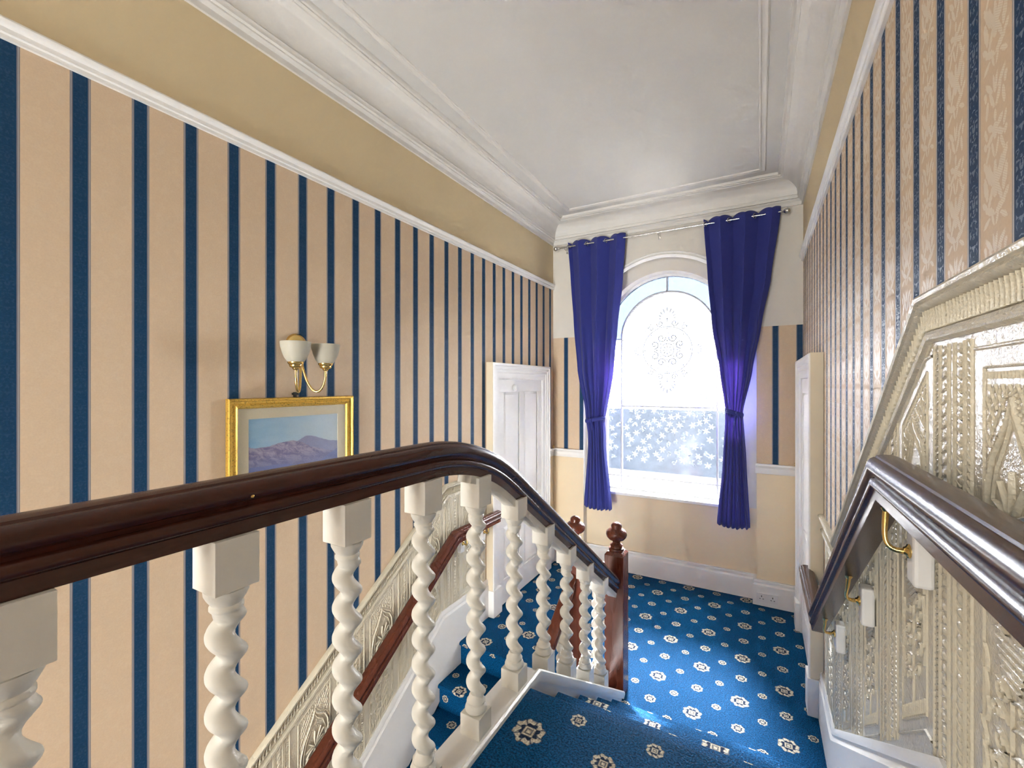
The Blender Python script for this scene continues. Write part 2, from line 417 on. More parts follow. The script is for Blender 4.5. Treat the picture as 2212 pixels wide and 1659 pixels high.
# ---- back wall with an unseen window added behind the camera for fill daylight
mb = MB(); wx0, wx1, wz0, wz1 = -2.1, .28, -.95, 1.65
hx0, hx1, hz0, hz1 = -2.0, -.2, -3.9, -1.75                    # added glazed door below, unseen, lets in more fill light
for x0, x1, z0, z1 in ((XL, wx0, ZH, ZC), (wx1, XR, ZH, ZC), (wx0, wx1, hz1, wz0), (wx0, wx1, ZH, hz0), (wx0, hx0, hz0, hz1), (hx1, wx1, hz0, hz1), (wx0, wx1, wz1, ZC)):
    mb.box(x0, x1, YB - .12, YB, z0, z1)
struct(mb.build('wall_back', M['creampaint']), 'plain cream wall of the upper landing behind the viewer')
wb = struct(empty('fill_window', (-.9, YB - .06, wz0)), 'plain sash window added unseen behind the viewer for fill daylight')
mb = MB()
for x0, x1, z0, z1 in ((wx0, wx0 + .06, wz0, wz1), (wx1 - .06, wx1, wz0, wz1), (wx0, wx1, wz0, wz0 + .06), (wx0, wx1, wz1 - .06, wz1), (wx0, wx1, .28, .33), (-.92, -.88, wz0, wz1)):
    mb.box(x0, x1, YB - .09, YB - .04, z0, z1)
adopt(mb.build('window_frame', M['white']), wb)
adopt(MB().box(wx0, wx1, YB - .068, YB - .064, wz0, wz1).build('pane', M['glassback']), wb)
hd = struct(empty('door_3', (-1.1, YB - .06, hz0)), 'glazed door added unseen far below, behind the viewer, for fill light')
mb = MB()
for x0, x1, z0, z1 in ((hx0, hx0 + .08, hz0, hz1), (hx1 - .08, hx1, hz0, hz1), (hx0, hx1, hz0, hz0 + .12), (hx0, hx1, hz1 - .08, hz1), (-1.13, -1.07, hz0, hz1)):
    mb.box(x0, x1, YB - .09, YB - .04, z0, z1)
adopt(mb.build('door_frame', M['white']), hd)
adopt(MB().box(hx0, hx1, YB - .068, YB - .064, hz0, hz1).build('pane', M['glassfilldoor']), hd)
# ---- ceiling and floors
mb = MB().box(XL - .15, XR + .15, YB - .12, YF + .4, ZC, ZC + .1)
struct(mb.build('ceiling', M['ceiling']), 'flat off-white ceiling inside a moulded cornice')
def carpet_plane(name, x0, x1, y0, y1, z, th, label, du=0, dv=0):
    mb = MB().box(x0, x1, y0, y1, z - th, z)
    uv = [(v[0] + du, v[1] + dv) for v in mb.v]
    return struct(mb.build(name, M['carpet'], uv=uv), label)
UX0 = -.785; UXW = XR - .02
NOS = 1.545; GO = .275; RI = (ZU - ZL) / 5
du, dv = .0, .0
carpet_plane('floor', XL, XR, 2.965, YF + .13, ZL, .2, 'blue medallion carpet on the half landing below the arched window')
carpet_plane('floor', -.93, XR, 2.58, 2.965, ZL, .2, 'strip of blue medallion carpet at the foot of the upper flight')
carpet_plane('floor', UX0, XR, YB, NOS - .06, ZU, .2, 'blue medallion carpet on the upper landing at the stair head', .049, -.16)
carpet_plane('floor', XL - .1, XR + .1, YB, YF + .3, ZH - .001, .1, 'carpeted hall floor far below the stairs')
# floor strip between newels under short balustrade is part of the landing slab

# ---- cornice (round the room) and ceiling bead
loop = [(XL, YB, ZC), (XR, YB, ZC), (XR, YF, ZC), (XL, YF, ZC)]
prof = [(0, 0), (.205, 0), (.205, .012), (.198, .022), (.185, .022), (.185, .03), (.170, .034), (.166, .040), (.150, .046), (.135, .052), (.115, .062),
        (.09, .078), (.07, .098), (.056, .122), (.050, .150), (.046, .172), (.052, .180), (.046, .190), (.046, .205), (.030, .208), (.030, .216), (.014, .232), (.014, .25), (.014, .262), (.0, .262)]
# profile listed as (in from wall, down from ceiling): mirrored into (out along -z, up inward)
struct(MB().extrude(loop, [(b, a) for a, b in prof][:-1] + [(.262, 0)], (0, 0, -1), side=-1, closed=True).build('trim_1', M['cornice'], smooth=35), 'white plaster cornice running round the top of the walls')
bead = [(0, .30), (.006, .302), (.010, .309), (.006, .316), (.006, .335), (.011, .342), (.006, .350), (0, .352)]
struct(MB().extrude(loop, bead, (0, 0, -1), side=-1, closed=True).build('trim_2', M['cornice'], smooth=35), 'thin plaster bead bordering the ceiling field')
# ---- picture rails
pr_prof = [(0, -.032), (.012, -.032), (.012, -.018), (.018, -.014), (.018, .002), (.024, .006), (.032, .014), (.034, .022), (.028, .030), (.022, .034), (.012, .036), (0, .036)]
ZPR = 1.165
struct(MB().extrude([(XL, YB, ZPR), (XL, YF, ZPR)], pr_prof, (1, 0, 0), side=1).build('trim_3', M['white'], smooth=35), 'white picture rail along the left wall')
struct(MB().extrude([(XR, YB, ZPR), (XR, YF, ZPR)], pr_prof, (-1, 0, 0), side=-1).build('trim_4', M['white'], smooth=35), 'white picture rail along the right wall')
# ---- chair rails round the window end
cr = [(0, .0), (.030, .0), (.034, -.008), (.034, -.016), (.026, -.024), (.022, -.034), (.016, -.040), (.016, -.085), (.010, -.094), (0, -.094)]
ZCR = -.755
def crail(name, pts, label):
    # horizontal path: plane normal is up; profile (out, up) swapped
    prof = [(u, o) for o, u in cr]
    return struct(MB().extrude(pts, prof, (0, 0, 1), side=-1).build(name, M['white'], smooth=35), label)
crail('trim_5', [(CX - HR + .01, YF, ZCR), (XL, YF, ZCR), (XL, 4.58, ZCR)][::-1], 'white chair rail left of the arched window')
crail('trim_6', [(CX + HR - .01, YF, ZCR), (XR, YF, ZCR), (XR, 4.58, ZCR)], 'white chair rail right of the arched window')

# ---- dado lines on the side walls (top edge y -> z)
def capR(y):
    if y < 1.374: return .21
    if y < 2.795: return .21 - (y - 1.374) * 1.019 / 1.421
    return -.809
def capL(y):
    if y > 2.745: return -.785
    return -.785 - (2.745 - y) * .685
capprof = [(0, 0), (.016, 0), (.027, -.005), (.031, -.011), (.028, -.018), (.021, -.021), (.024, -.027), (.018, -.033), (.008, -.037), (0, -.037)]
yr = [YB, 1.374, 2.795, 3.345]
struct(MB().extrude([(XR, y, capR(y)) for y in yr], capprof, (-1, 0, 0), side=-1).build('trim_7', M['lincrusta'], smooth=35), 'glossy cream dado capping stepping down the right wall')
yl = [-.9, 2.745, 3.356]
struct(MB().extrude([(XL, y, capL(y)) for y in yl], capprof, (1, 0, 0), side=1).build('trim_8', M['lincrusta'], smooth=35), 'glossy cream dado capping raking down the left wall')
# second moulding below the leaf band
sub = [(0, -.088), (.008, -.088), (.015, -.092), (.018, -.099), (.014, -.105), (.016, -.110), (.008, -.116), (0, -.116)]
struct(MB().extrude([(XR, y, capR(y)) for y in yr], sub, (-1, 0, 0), side=-1).build('trim_9', M['lincrusta'], smooth=35), 'lower moulding under the leaf band of the right dado')
struct(MB().extrude([(XL, y, capL(y)) for y in yl], sub, (1, 0, 0), side=1).build('trim_10', M['lincrusta'], smooth=35), 'lower moulding under the leaf band of the left dado')
# ---- skirtings
sk = [(0, 0), (.012, 0), (.018, -.014), (.020, -.030), (.014, -.040), (.020, -.050), (.026, -.056), (.026, -.52), (0, -.52)]
skR = [(XR, YB, -.80), (XR, 1.27, -.80), (XR, 2.83, -1.80), (XR, 3.345, -1.80)]
struct(MB().extrude(skR, sk, (-1, 0, 0), side=-1).build('baseboard_right', M['white'], smooth=35), 'white skirting board stepping down beside the right wall stairs')
skL = [(XL, -.6, -1.765 - (2.70 + .6) * .685), (XL, 2.70, -1.765), (XL, 3.356, -1.765)]
struct(MB().extrude(skL, sk, (1, 0, 0), side=1).build('baseboard_left', M['white'], smooth=35), 'white skirting board raking down beside the lower stairs')
skf = [(.0, 0), (.0, .022), (-.018, .026), (-.035, .020), (-.045, .028), (-.05, .032), (-.27, .032), (-.27, 0)]
ZSK = -1.86
def skirt(name, pts, z, label): return struct(MB().extrude([(x, y, z) for x, y in pts], skf, (0, 0, 1), side=-1).build(name, M['white'], smooth=35), label)
skirt('baseboard_front', [(XL, 4.58), (XL, YF), (CX - HR, YF), (CX - HR, Y1), (CX + HR, Y1), (CX + HR, YF), (XR, YF), (XR, 4.58)], ZSK, 'white skirting board round the window end of the landing')

# ---- window moulding (archivolt) and sill
av = [(0, -.002), (.016, -.002), (.020, .008), (.014, .016), (.022, .026), (.030, .036), (.022, .046), (.012, .058), (0, .060)]
ap = [(CX - HR * cos(PI * k / 48), YF, ZS + HR * sin(PI * k / 48)) for k in range(49)]
struct(MB().extrude(ap, av, (0, -1, 0), side=-1).build('trim_11', M['white'], smooth=35), 'white plaster moulding over the window arch')
mb = MB().box(CX - HW - .02, CX + HW + .02, Y1 - .03, Y2 + .02, -1.245, -1.215)
struct(mb.build('trim_12', M['white'], bevel=.006), 'white painted sill under the arched window')

# ================================================================== WINDOW
win = struct(empty('window_1', (CX, Y2, -1.2)), 'tall arched window with etched roundel glass and leaded margins')
def wpart(mbx, name, mat, parent=None, **k):
    o = mbx.build(name, mat, **k); return adopt(o, win) if parent is None else o
HM, ZT, ZBt, ZBL = .51, -.25, -1.215, -1.064
yw0, yw1 = Y2 - .025, Y2 + .025
def ribbon_bar(mb, pts, half, y0, y1):           # bar following pts (x,z) with rectangular section
    mb.extrude([(x, y0, z) for x, z in pts], [(0, -half), (0, half), (y1 - y0, half), (y1 - y0, -half)], (0, 1, 0), side=1)
mb = MB(); ribbon_bar(mb, arch(HW - .012, ZBt, 40), .012, yw0 - .01, yw1); mb.box(CX - HW, CX + HW, yw0 - .01, yw1, ZBt, ZBt + .02)
wpart(mb, 'window_frame', M['white'])
mb = MB(); ribbon_bar(mb, arch(HM, ZBt, 32), .008, yw0, yw1)
wpart(mb, 'glazing_bar', M['lead'])
for z in (ZT, ZBL):
    mb = MB().box(CX - HW, CX + HW, yw0 + .004, yw1 - .004, z - .007, z + .007); wpart(mb, 'glazing_bar', M['lead'])
mb = MB().box(CX - .007, CX + .007, yw0, yw1, ZS + HM, ZS + HW); wpart(mb, 'glazing_bar', M['lead'])
for sx in (-1, 1):
    xs = sorted((CX + sx * HM, CX + sx * HW)); mb = MB().box(xs[0], xs[1], yw0, yw1, ZS - .007, ZS + .007); wpart(mb, 'glazing_bar', M['lead'])
def poly_pane(pts, mat, th=.004):
    n = len(pts); mb = MB()
    vs = [(x, Y2 - th / 2, z) for x, z in pts] + [(x, Y2 + th / 2, z) for x, z in pts]
    fs = [tuple(range(n)), tuple(range(n, 2 * n))[::-1]] + [(i, (i + 1) % n, n + (i + 1) % n, n + i) for i in range(n)]
    mb.add(vs, fs); return wpart(mb, 'pane', mat)
def rect(x0, x1, z0, z1): return [(x0, z0), (x1, z0), (x1, z1), (x0, z1)]
g = .008
poly_pane([(CX - HM + g, ZT), (CX + HM - g, ZT)] + [(CX + (HM - g) * cos(PI * k / 32), ZS + (HM - g) * sin(PI * k / 32)) for k in range(33)], M['glass'])
for s in (-1, 1):
    # ring sectors above the springing, then margins
    mbp = MB(); n = 18; vs = []; fs = []
    for k in range(n + 1):
        a = PI / 2 - s * (PI / 2) * k / n
        for r in (HM + g, HW - .02):
            for yy in (Y2 - .002, Y2 + .002): vs.append((CX + r * cos(a), yy, ZS + r * sin(a)))
    for k in range(n):
        b = 4 * k
        fs += [(b, b + 2, b + 6, b + 4), (b + 1, b + 5, b + 7, b + 3)]
    mbp.add(vs, fs); wpart(mbp, 'pane', M['glassblue'])
    xa, xb = sorted((CX + s * (HM + g), CX + s * (HW - .02)))
    poly_pane(rect(xa, xb, ZT, ZS), M['glassclear'])
    poly_pane(rect(xa, xb, ZBL, ZT), M['glasslow'])
    poly_pane(rect(xa, xb, ZBt + .02, ZBL), M['glasslow'])
poly_pane(rect(CX - HM + g, CX + HM - g, ZBL, ZT), M['glasslow'])
poly_pane(rect(CX - HM + g, CX + HM - g, ZBt + .02, ZBL), M['glasslow'])
# ---- etched roundel: thin flat ribbons on the glass face
class Etch(MB):
    def __init__(s, y0, y1): super().__init__(); s.y0, s.y1 = y0, y1
    def poly(s, pts):
        s.k = (getattr(s, 'k', 0) + 1) % 23; e = s.k * .00007
        n = len(pts); vs = [(x, s.y0 - e, z) for x, z in pts] + [(x, s.y1 - e, z) for x, z in pts]
        s.add(vs, [tuple(range(n)), tuple(range(n, 2 * n))[::-1]] + [(i, (i + 1) % n, n + (i + 1) % n, n + i) for i in range(n)])
    def line(s, pts, wd, closed=False):
        P = [Vector((p[0], p[1])) for p in pts]; N = len(P); L = []
        for i in range(N):
            t = (P[(i + 1) % N] - P[i - 1]) if closed else (P[min(i + 1, N - 1)] - P[max(0, i - 1)])
            t.normalize(); nn = Vector((-t.y, t.x)); ww = (wd[i] if isinstance(wd, list) else wd) * 1.35 + .001
            L.append((P[i] + nn * ww / 2, P[i] - nn * ww / 2))
        for i in range(N if closed else N - 1):
            a, b = L[i], L[(i + 1) % N]; s.poly([tuple(a[0]), tuple(b[0]), tuple(b[1]), tuple(a[1])])
    def circle(s, c, r, wd, n=48): s.line([(c[0] + r * cos(2 * PI * k / n), c[1] + r * sin(2 * PI * k / n)) for k in range(n)], wd, True)
    def petal(s, c, ang, r0, r1, wd):
        d = Vector((cos(ang), sin(ang))); nn = Vector((-d.y, d.x)); c = Vector(c)
        s.poly([tuple(c + d * r0), tuple(c + d * (r0 + (r1 - r0) * .65) + nn * wd / 2), tuple(c + d * r1), tuple(c + d * (r0 + (r1 - r0) * .65) - nn * wd / 2)])
    def spiral(s, c, r, a0, turns, hand, wd):
        n = int(26 * turns); s.line([(c[0] + r * (1 - .8 * k / n) * cos(a0 + hand * 2 * PI * turns * k / n), c[1] + r * (1 - .8 * k / n) * sin(a0 + hand * 2 * PI * turns * k / n)) for k in range(n + 1)], wd)
E = Etch(Y2 - .005, Y2 - .003)
cz = .388; cc = (CX, cz)
E.circle(cc, .262, .006, 72); E.circle(cc, .225, .0025, 64); E.circle(cc, .072, .006, 40)
for k in range(8): E.petal(cc, k * PI / 4, .018, .055, .014)
E.circle(cc, .010, .005, 12)
for k in range(4):
    a = k * PI / 2
    p = (CX + .188 * cos(a), cz + .188 * sin(a)); d = (cos(a), sin(a)); nn = (-d[1], d[0])
    E.line([(p[0] - d[0] * .026, p[1] - d[1] * .026), (p[0] + nn[0] * .013, p[1] + nn[1] * .013), (p[0] + d[0] * .026, p[1] + d[1] * .026), (p[0] - nn[0] * .013, p[1] - nn[1] * .013)], .004, True)
    E.petal(cc, a, .078, .128, .014)
    for h in (-1, 1):
        aa = a + PI / 4 + h * .36; c2 = (CX + .150 * cos(aa), cz + .150 * sin(aa))
        E.spiral(c2, .048, a + PI / 4 + h * 2.2, 1.25, h, .008)
        aa = a + PI / 4 + h * .16; E.petal((CX + .185 * cos(aa), cz + .185 * sin(aa)), a + PI / 4 + h * .9, 0, .03, .008)
    E.circle((CX + .10 * cos(a + PI / 4), cz + .10 * sin(a + PI / 4)), .004, .005, 8)
    E.circle((CX + .243 * cos(a), cz + .243 * sin(a)), .004, .005, 8); E.circle((CX + .243 * cos(a + PI / 4), cz + .243 * sin(a + PI / 4)), .004, .005, 8)
for s in (-1, 1):                                # palmettes at the sides
    c0 = (CX + s * .275, cz)
    for k in range(-3, 4): E.petal(c0, (0 if s > 0 else PI) + k * .36, .035, .112 - abs(k) * .014, .013)
for s in (-1, 1):                                # lower and upper pendants
    c0 = (CX, cz + s * .335)
    for k in range(-4, 5): E.petal(c0, s * PI / 2 + k * .33, .06, .165 - abs(k) * .017, .017)
    for k in range(-1, 2): E.petal(c0, s * PI / 2 + k * .3, -.04, .04, .010)
    for h in (-1, 1):
        E.spiral((CX + h * .078, cz + s * .30), .038, s * PI / 2 * 0 + (PI if h < 0 else 0), 1.2, -h * s, .007)
        E.spiral((CX + h * .175, cz + s * .245), .032, (PI if h < 0 else 0), 1.1, h * s, .006)
        for k in range(3): E.petal((CX + h * (.16 + .03 * k), cz + s * (.28 - .035 * k)), (PI / 2 - h * .9) if s > 0 else (-PI / 2 + h * .9), 0, .04, .010)
for hx, zb in ((.475, -.225), (.402, -.16)):
    E.line([(CX - hx, .50), (CX - hx, zb), (CX - hx + .0001, zb)], .0035); E.line([(CX + hx, .50), (CX + hx, zb)], .0035); E.line([(CX - hx, zb), (CX + hx, zb)], .0035)
def floret(c, r):
    for k in range(8): E.petal(c, k * PI / 4 + .2, r * .3, r, r * .42)
for sx in (-1, 1):
    for k in range(7): floret((CX + sx * .438, -.193 + .1165 * k), .020)
for k in range(1, 8): floret((CX - .438 + .1095 * k, -.193), .020)
for s in (-1, 1):
    x0 = CX + s * .40
    def q(a, b): return (x0 - s * a, -.158 + b)
    E.line([q(0, .035), q(.035, .035), q(.035, 0), q(0, 0)], .003, True)
    E.line([q(.02, .02), q(.02, .155), q(.048, .115), q(.048, .02)], .003); E.line([q(.02, .02), q(.155, .02), q(.115, .052), q(.02, .052)], .003)
wpart(E, 'etched_pattern', M['etch'])
# ---- lilies and leaves on the lower obscure pane
F = Etch(Y2 - .0055, Y2 - .003)
rnd = random.Random(3)
def leaf(c, a, l, wd):
    d = Vector((cos(a), sin(a))); nn = Vector((-d.y, d.x)); c = Vector(c)
    F.poly([tuple(c), tuple(c + d * l * .35 + nn * wd), tuple(c + d * l * .7 + nn * wd * .8), tuple(c + d * l), tuple(c + d * l * .7 - nn * wd * .8), tuple(c + d * l * .35 - nn * wd)])
spots = []
for i in range(900):
    x = rnd.uniform(CX - HW + .05, CX + HW - .05); z = rnd.uniform(ZBL + .19, ZT - .04)
    if abs(abs(x - CX) - HM) < .05 or any(math.hypot(x - a, z - b) < .066 for a, b in spots): continue
    spots.append((x, z))
for j, (x, z) in enumerate(spots):
    a0 = rnd.uniform(0, 6.3)
    if j % 2 == 0:
        for k in range(6): leaf((x, z), a0 + k * PI / 3 + rnd.uniform(-.12, .12), rnd.uniform(.034, .046), .0065)
    else:
        for k in range(5): leaf((x + rnd.uniform(-.02, .02), z + rnd.uniform(-.02, .02)), a0 + k * .55, rnd.uniform(.024, .038), .0065)
        F.line([(x + .05 * cos(a0 + t * .25) * t / 5, z + .05 * sin(a0 + t * .25) * t / 5) for t in range(6)], .004)
wpart(F, 'frosted_flowers', M['frost'])

# ================================================================== DOORS
def door(idx, s, wall, label):
    # s = +1: left wall (faces +x), -1: right wall
    D_ = struct(empty('door_%d' % idx, (wall, 3.97, ZL)), label)
    def X(o): return wall + s * o
    def bx(mb, o0, o1, y0, y1, z0, z1): a, b = sorted((X(o0), X(o1))); return mb.box(a, b, y0, y1, z0, z1)
    y0, y1, zt = 3.356, 4.585, .20
    a0, a1, at = .115, .24, .15
    e = .004; mb = MB(); bx(mb, 0, .068, y0 - e, y0 + .05, ZL, zt + e); bx(mb, 0, .068, y1 - .05, y1 + e, ZL, zt + e); bx(mb, 0, .068, y0 + .05, y1 - .05, zt - .05, zt + e)
    adopt(mb.build('casing_side', M['dadopaint']), D_)
    # architrave: mitred moulding round three sides
    prof = [(.058, 0), (.076, 0), (.078, -.02), (.070, -.026), (.070, -.055), (.062, -.06), (.062, -.085), (.054, -.09), (.052, -at + .01), (.046, -at), (.0, -at), (0, 0)]
    mb = MB(); mb.extrude([(wall, y0, ZL), (wall, y0, zt), (wall, y1, zt), (wall, y1, ZL)], prof, (s, 0, 0), side=s)
    adopt(mb.build('architrave', M['white'], smooth=30), D_)
    la, lb = y0 + at - .01, y1 - at + .01; top = zt - at + .01
    leafo = MB(); bx(leafo, 0, .022, la, lb, ZL + .01, top)
    door_leaf = adopt(leafo.build('door_leaf', M['white']), D_)
    st = .11; mid = (la + lb) / 2
    fr = MB()
    rows = [(ZL + .01, ZL + .24), (-1.36, -1.20), (top - .13, top)]
    for z0, z1 in rows: bx(fr, .022, .036, la, lb, z0, z1)
    for ya, yb in ((la, la + st), (mid - .05, mid + .05), (lb - st, lb)):
        for (z0, z1) in ((rows[0][1], rows[1][0]), (rows[1][1], rows[2][0])): bx(fr, .022, .036, ya, yb, z0, z1)
    o = fr.build('stile_and_rail', M['white'], bevel=.003); adopt(o, D_)
    for (z0, z1) in ((rows[0][1], rows[1][0]), (rows[1][1], rows[2][0])):
        for ya, yb in ((la + st, mid - .05), (mid + .05, lb - st)):
            p = MB(); c = .03
            P = lambda o, y, z: (X(o), y, z)
            p.add([P(.022, ya, z0), P(.022, yb, z0), P(.022, yb, z1), P(.022, ya, z1), P(.034, ya + c, z0 + c), P(.034, yb - c, z0 + c), P(.034, yb - c, z1 - c), P(.034, ya + c, z1 - c)],
                  [(0, 1, 5, 4), (1, 2, 6, 5), (2, 3, 7, 6), (3, 0, 4, 7), (4, 5, 6, 7)])
            adopt(p.build('door_panel', M['white']), D_)
    if s > 0:
        mb = MB().lathe([(.030, 0), (.034, .004), (.034, .012), (.026, .020), (.026, .030), (.018, .034), (.001, .035)], 3.80, -.028, X(.036), 20, 'x')
        k = mb.build('door_fixture', M['plastic'], smooth=40); tag(k, 'small round white fixture high on the left panelled door', 'fixture')
    for yy in (y0 - .010, y1 - .140):        # plinth blocks
        mb = MB(); bx(mb, 0, .084, yy, yy + .15, ZL, ZL + .24); adopt(mb.build('plinth_block', M['white'], bevel=.004), D_)
    return D_
door(1, 1, XL, 'white panelled door in a deep moulded casing on the left wall')
door(2, -1, XR, 'white panelled door in a deep moulded casing on the right wall')

# ================================================================== EMBOSSED DADO
class Relief(MB):
    def __init__(s, wallx, sgn, cap): super().__init__(); s.wx, s.sg, s.cap = wallx, sgn, cap
    K = .5
    def P(s, y, d, o): return (s.wx + s.sg * o, y, s.cap(y) - d)
    def ridge(s, pts, wd, h, h0=.004, closed=False):
        N = len(pts); Q = [Vector(p) for p in pts]; L = []
        for i in range(N):
            t = (Q[(i + 1) % N] - Q[i - 1]) if closed else (Q[min(i + 1, N - 1)] - Q[max(0, i - 1)])
            if t.length < 1e-9: t = Vector((1, 0))
            t.normalize(); n = Vector((-t.y, t.x)); ww = (wd[i] if isinstance(wd, list) else wd) / 2 * .8; hh = h * s.K
            a, b, c = Q[i] + n * ww, Q[i], Q[i] - n * ww
            L.append((s.P(a.x, a.y, h0), s.P((a.x + b.x) / 2, (a.y + b.y) / 2, h0 + hh * .8), s.P(b.x, b.y, h0 + hh), s.P((c.x + b.x) / 2, (c.y + b.y) / 2, h0 + hh * .8), s.P(c.x, c.y, h0)))
        vs = [p for l in L for p in l]; fs = []
        for i in range(N if closed else N - 1):
            j = (i + 1) % N
            for k in range(4): fs.append((5 * i + k, 5 * i + k + 1, 5 * j + k + 1, 5 * j + k))
        s.add(vs, fs)
    def bead(s, y, d, ry, rd, h, n=8, h0=.003):
        h = h * s.K
        vs = [s.P(y + ry * cos(2 * PI * k / n), d + rd * sin(2 * PI * k / n), h0) for k in range(n)] + [s.P(y + .7 * ry * cos(2 * PI * k / n), d + .7 * rd * sin(2 * PI * k / n), h0 + h * .75) for k in range(n)] + [s.P(y, d, h0 + h)]
        fs = [(k, (k + 1) % n, n + (k + 1) % n, n + k) for k in range(n)] + [(n + k, n + (k + 1) % n, 2 * n) for k in range(n)]
        s.add(vs, fs)
    def leaf(s, y, d, ang, l, wd, h, curl=.0):
        pts = []; ws = []
        for k in range(7):
            t = k / 6; a = ang + curl * t; y += cos(a) * l / 6 if k else 0; d += sin(a) * l / 6 if k else 0
            pts.append((y, d)); ws.append(max(.0015, wd * sin(PI * (.12 + .86 * t)) ** .8))
        s.ridge(pts, ws, h)
    def scroll(s, y, d, r, a0, turns, hand, wd, h):
        n = int(20 * turns); pts = []; ws = []
        for k in range(n + 1):
            t = k / n; a = a0 + hand * 2 * PI * turns * t; rr = r * (1 - .82 * t); pts.append((y + rr * cos(a), d + rr * sin(a))); ws.append(wd * (1 - .5 * t))
        s.ridge(pts, ws, h); s.bead(y, d, r * .25, r * .25, h, 6)
def dado_panel(R, yc, P, ylo, yhi, hgt, rng):
    ylo_, yhi_ = max(ylo, yc - P / 2), min(yhi, yc + P / 2)
    ok = lambda y: ylo_ + .004 < y < yhi_ - .004
    # backing sheet, cut where the dado bends
    ys = sorted(set([ylo_, yhi_] + [b for b in R.bends if ylo_ < b < yhi_]))
    for a, b in zip(ys[:-1], ys[1:]):
        R.add([R.P(a, .0, .004), R.P(b, 0, .004), R.P(b, hgt + .22, .004), R.P(a, hgt + .22, .004)], [(0, 1, 2, 3)])
    def vline(y, d0, d1, wd=.008, h=.006):
        if ok(y): R.ridge([(y, d0), (y, (d0 + d1) / 2), (y, d1)], wd, h)
    def seg(pts, wd=.007, h=.006):
        # clip to the panel range, refine so the shear follows bends
        out = []
        for (a, b), (c, d) in zip(pts[:-1], pts[1:]):
            n = max(1, int(math.hypot(c - a, d - b) / .04))
            out += [(a + (c - a) * k / n, b + (d - b) * k / n) for k in range(n)]
        out.append(pts[-1]); run = []
        for p in out:
            if ok(p[0]): run.append(p)
            else:
                if len(run) > 1: R.ridge(run, wd, h)
                run = []
        if len(run) > 1: R.ridge(run, wd, h)
    def bd(y, d, ry, rd, h, n=8):
        if ok(y - ry) and ok(y + ry): R.bead(y, d, ry, rd, h, n)
    def lf(y, d, a, l, wd, h, c=0):
        if ok(y) and ok(y + l * cos(a)): R.leaf(y, d, a, l, wd, h, c)
    def sc(y, d, r, a0, t, hd, wd, h):
        if ok(y - r) and ok(y + r): R.scroll(y, d, r, a0, t, hd, wd, h)
    t0, t1 = .125, hgt - .02
    # leaf band between the two mouldings
    y = yc - P / 2 + .018
    while y < yc + P / 2:
        lf(y, .087, -PI / 2 - .15, .048, .0085, .022, .5); lf(y + .008, .086, -PI / 2 + .25, .034, .006, .016, .7); lf(y - .006, .086, -PI / 2 - .35, .030, .006, .014, -.6)
        sc(y + .007, .047, .0065, 0, 1.0, 1, .004, .016)
        y += .0175
    for e in (-1, 1):
        e_ = yc + e * P / 2
        for off in (.012, .020): vline(e_ - e * off, t0, t1, .006, .006)
        for off in (.062, .070): vline(e_ - e * off, t0, t1, .006, .006)
        d = t0 + .012; k = 0
        while d < t1 - .01:                                       # rope and guilloche strips
            bd(e_ - e * .041, d, .015, .011, .009, 8)
            if ok(e_ - e * .041): R.ridge([(e_ - e * .052, d + .012), (e_ - e * .030, d + .002)], .004, .008)
            d += .026; k += 1
        d = t0
        while d < t1 - .02:
            if ok(e_ - e * .086): R.ridge([(e_ - e * .079, d), (e_ - e * .093, d + .010)], .005, .006)
            d += .014
        vline(e_ - e * .100, t0, t1, .007, .008)
    w_ = P / 2 - .115
    # frames
    seg([(yc - w_, t0 + .02), (yc + w_, t0 + .02)], .010, .009); seg([(yc - w_, t1 - .02), (yc + w_, t1 - .02)], .010, .009)
    w2 = w_ - .035; u0, u1 = t0 + .055, t1 - .055
    seg([(yc - w2, u0), (yc + w2, u0)], .006, .007); seg([(yc - w2, u1), (yc + w2, u1)], .006, .007); vline(yc - w2, u0, u1, .006, .007); vline(yc + w2, u0, u1, .006, .007)
    y = yc - w2 + .006
    while y < yc + w2:                                            # dentils
        if ok(y) and ok(y + .006): R.ridge([(y, u0 + .008), (y, u0 + .020)], .006, .006)
        y += .0115
    # lattice behind an ogee arch
    l0, l1 = u0 + .03, u0 + .20
    yy = -w2 - .3
    while yy < w2 + .05:
        for sgn in (1, -1):
            pts = []
            for k in range(9):
                d = l0 + (l1 - l0) * k / 8; a = sgn * (yy + (d - l0) * .75 + .10)
                hw = .012 + .085 * max(0, (d - l0 - .03) / (l1 - l0)) ** .7 if d > l0 + .03 else 0
                if abs(a) < w2 - .004 and abs(a) > hw: pts.append((yc + a, d))
                else:
                    if len(pts) > 1: seg(pts, .005, .006)
                    pts = []
            if len(pts) > 1: seg(pts, .005, .006)
        yy += .024
    ogee = [(.0, l0 + .02), (.012, l0 + .05), (.036, l0 + .085), (.066, l0 + .12), (.084, l0 + .17), (.090, l0 + .24), (.086, l0 + .32)]
    for e in (-1, 1):
        seg([(yc + e * a, d) for a, d in ogee], .010, .012); seg([(yc + e * (a * .8), d + .018) for a, d in ogee], .005, .008)
        for a, d in [(ogee[i][0] * (1 - f) + ogee[i + 1][0] * f, ogee[i][1] * (1 - f) + ogee[i + 1][1] * f) for i in range(6) for f in (0, .33, .66)]:
            bd(yc + e * (a + .009), d - .004, .004, .004, .010, 6)
    # acanthus in the arch
    m = l0 + .20
    for k in range(-3, 4): lf(yc, m + .02, -PI / 2 + k * .42, .085 - abs(k) * .010, .015, .014, k * .22)
    lf(yc, m + .15, -PI / 2, .12, .014, .012)
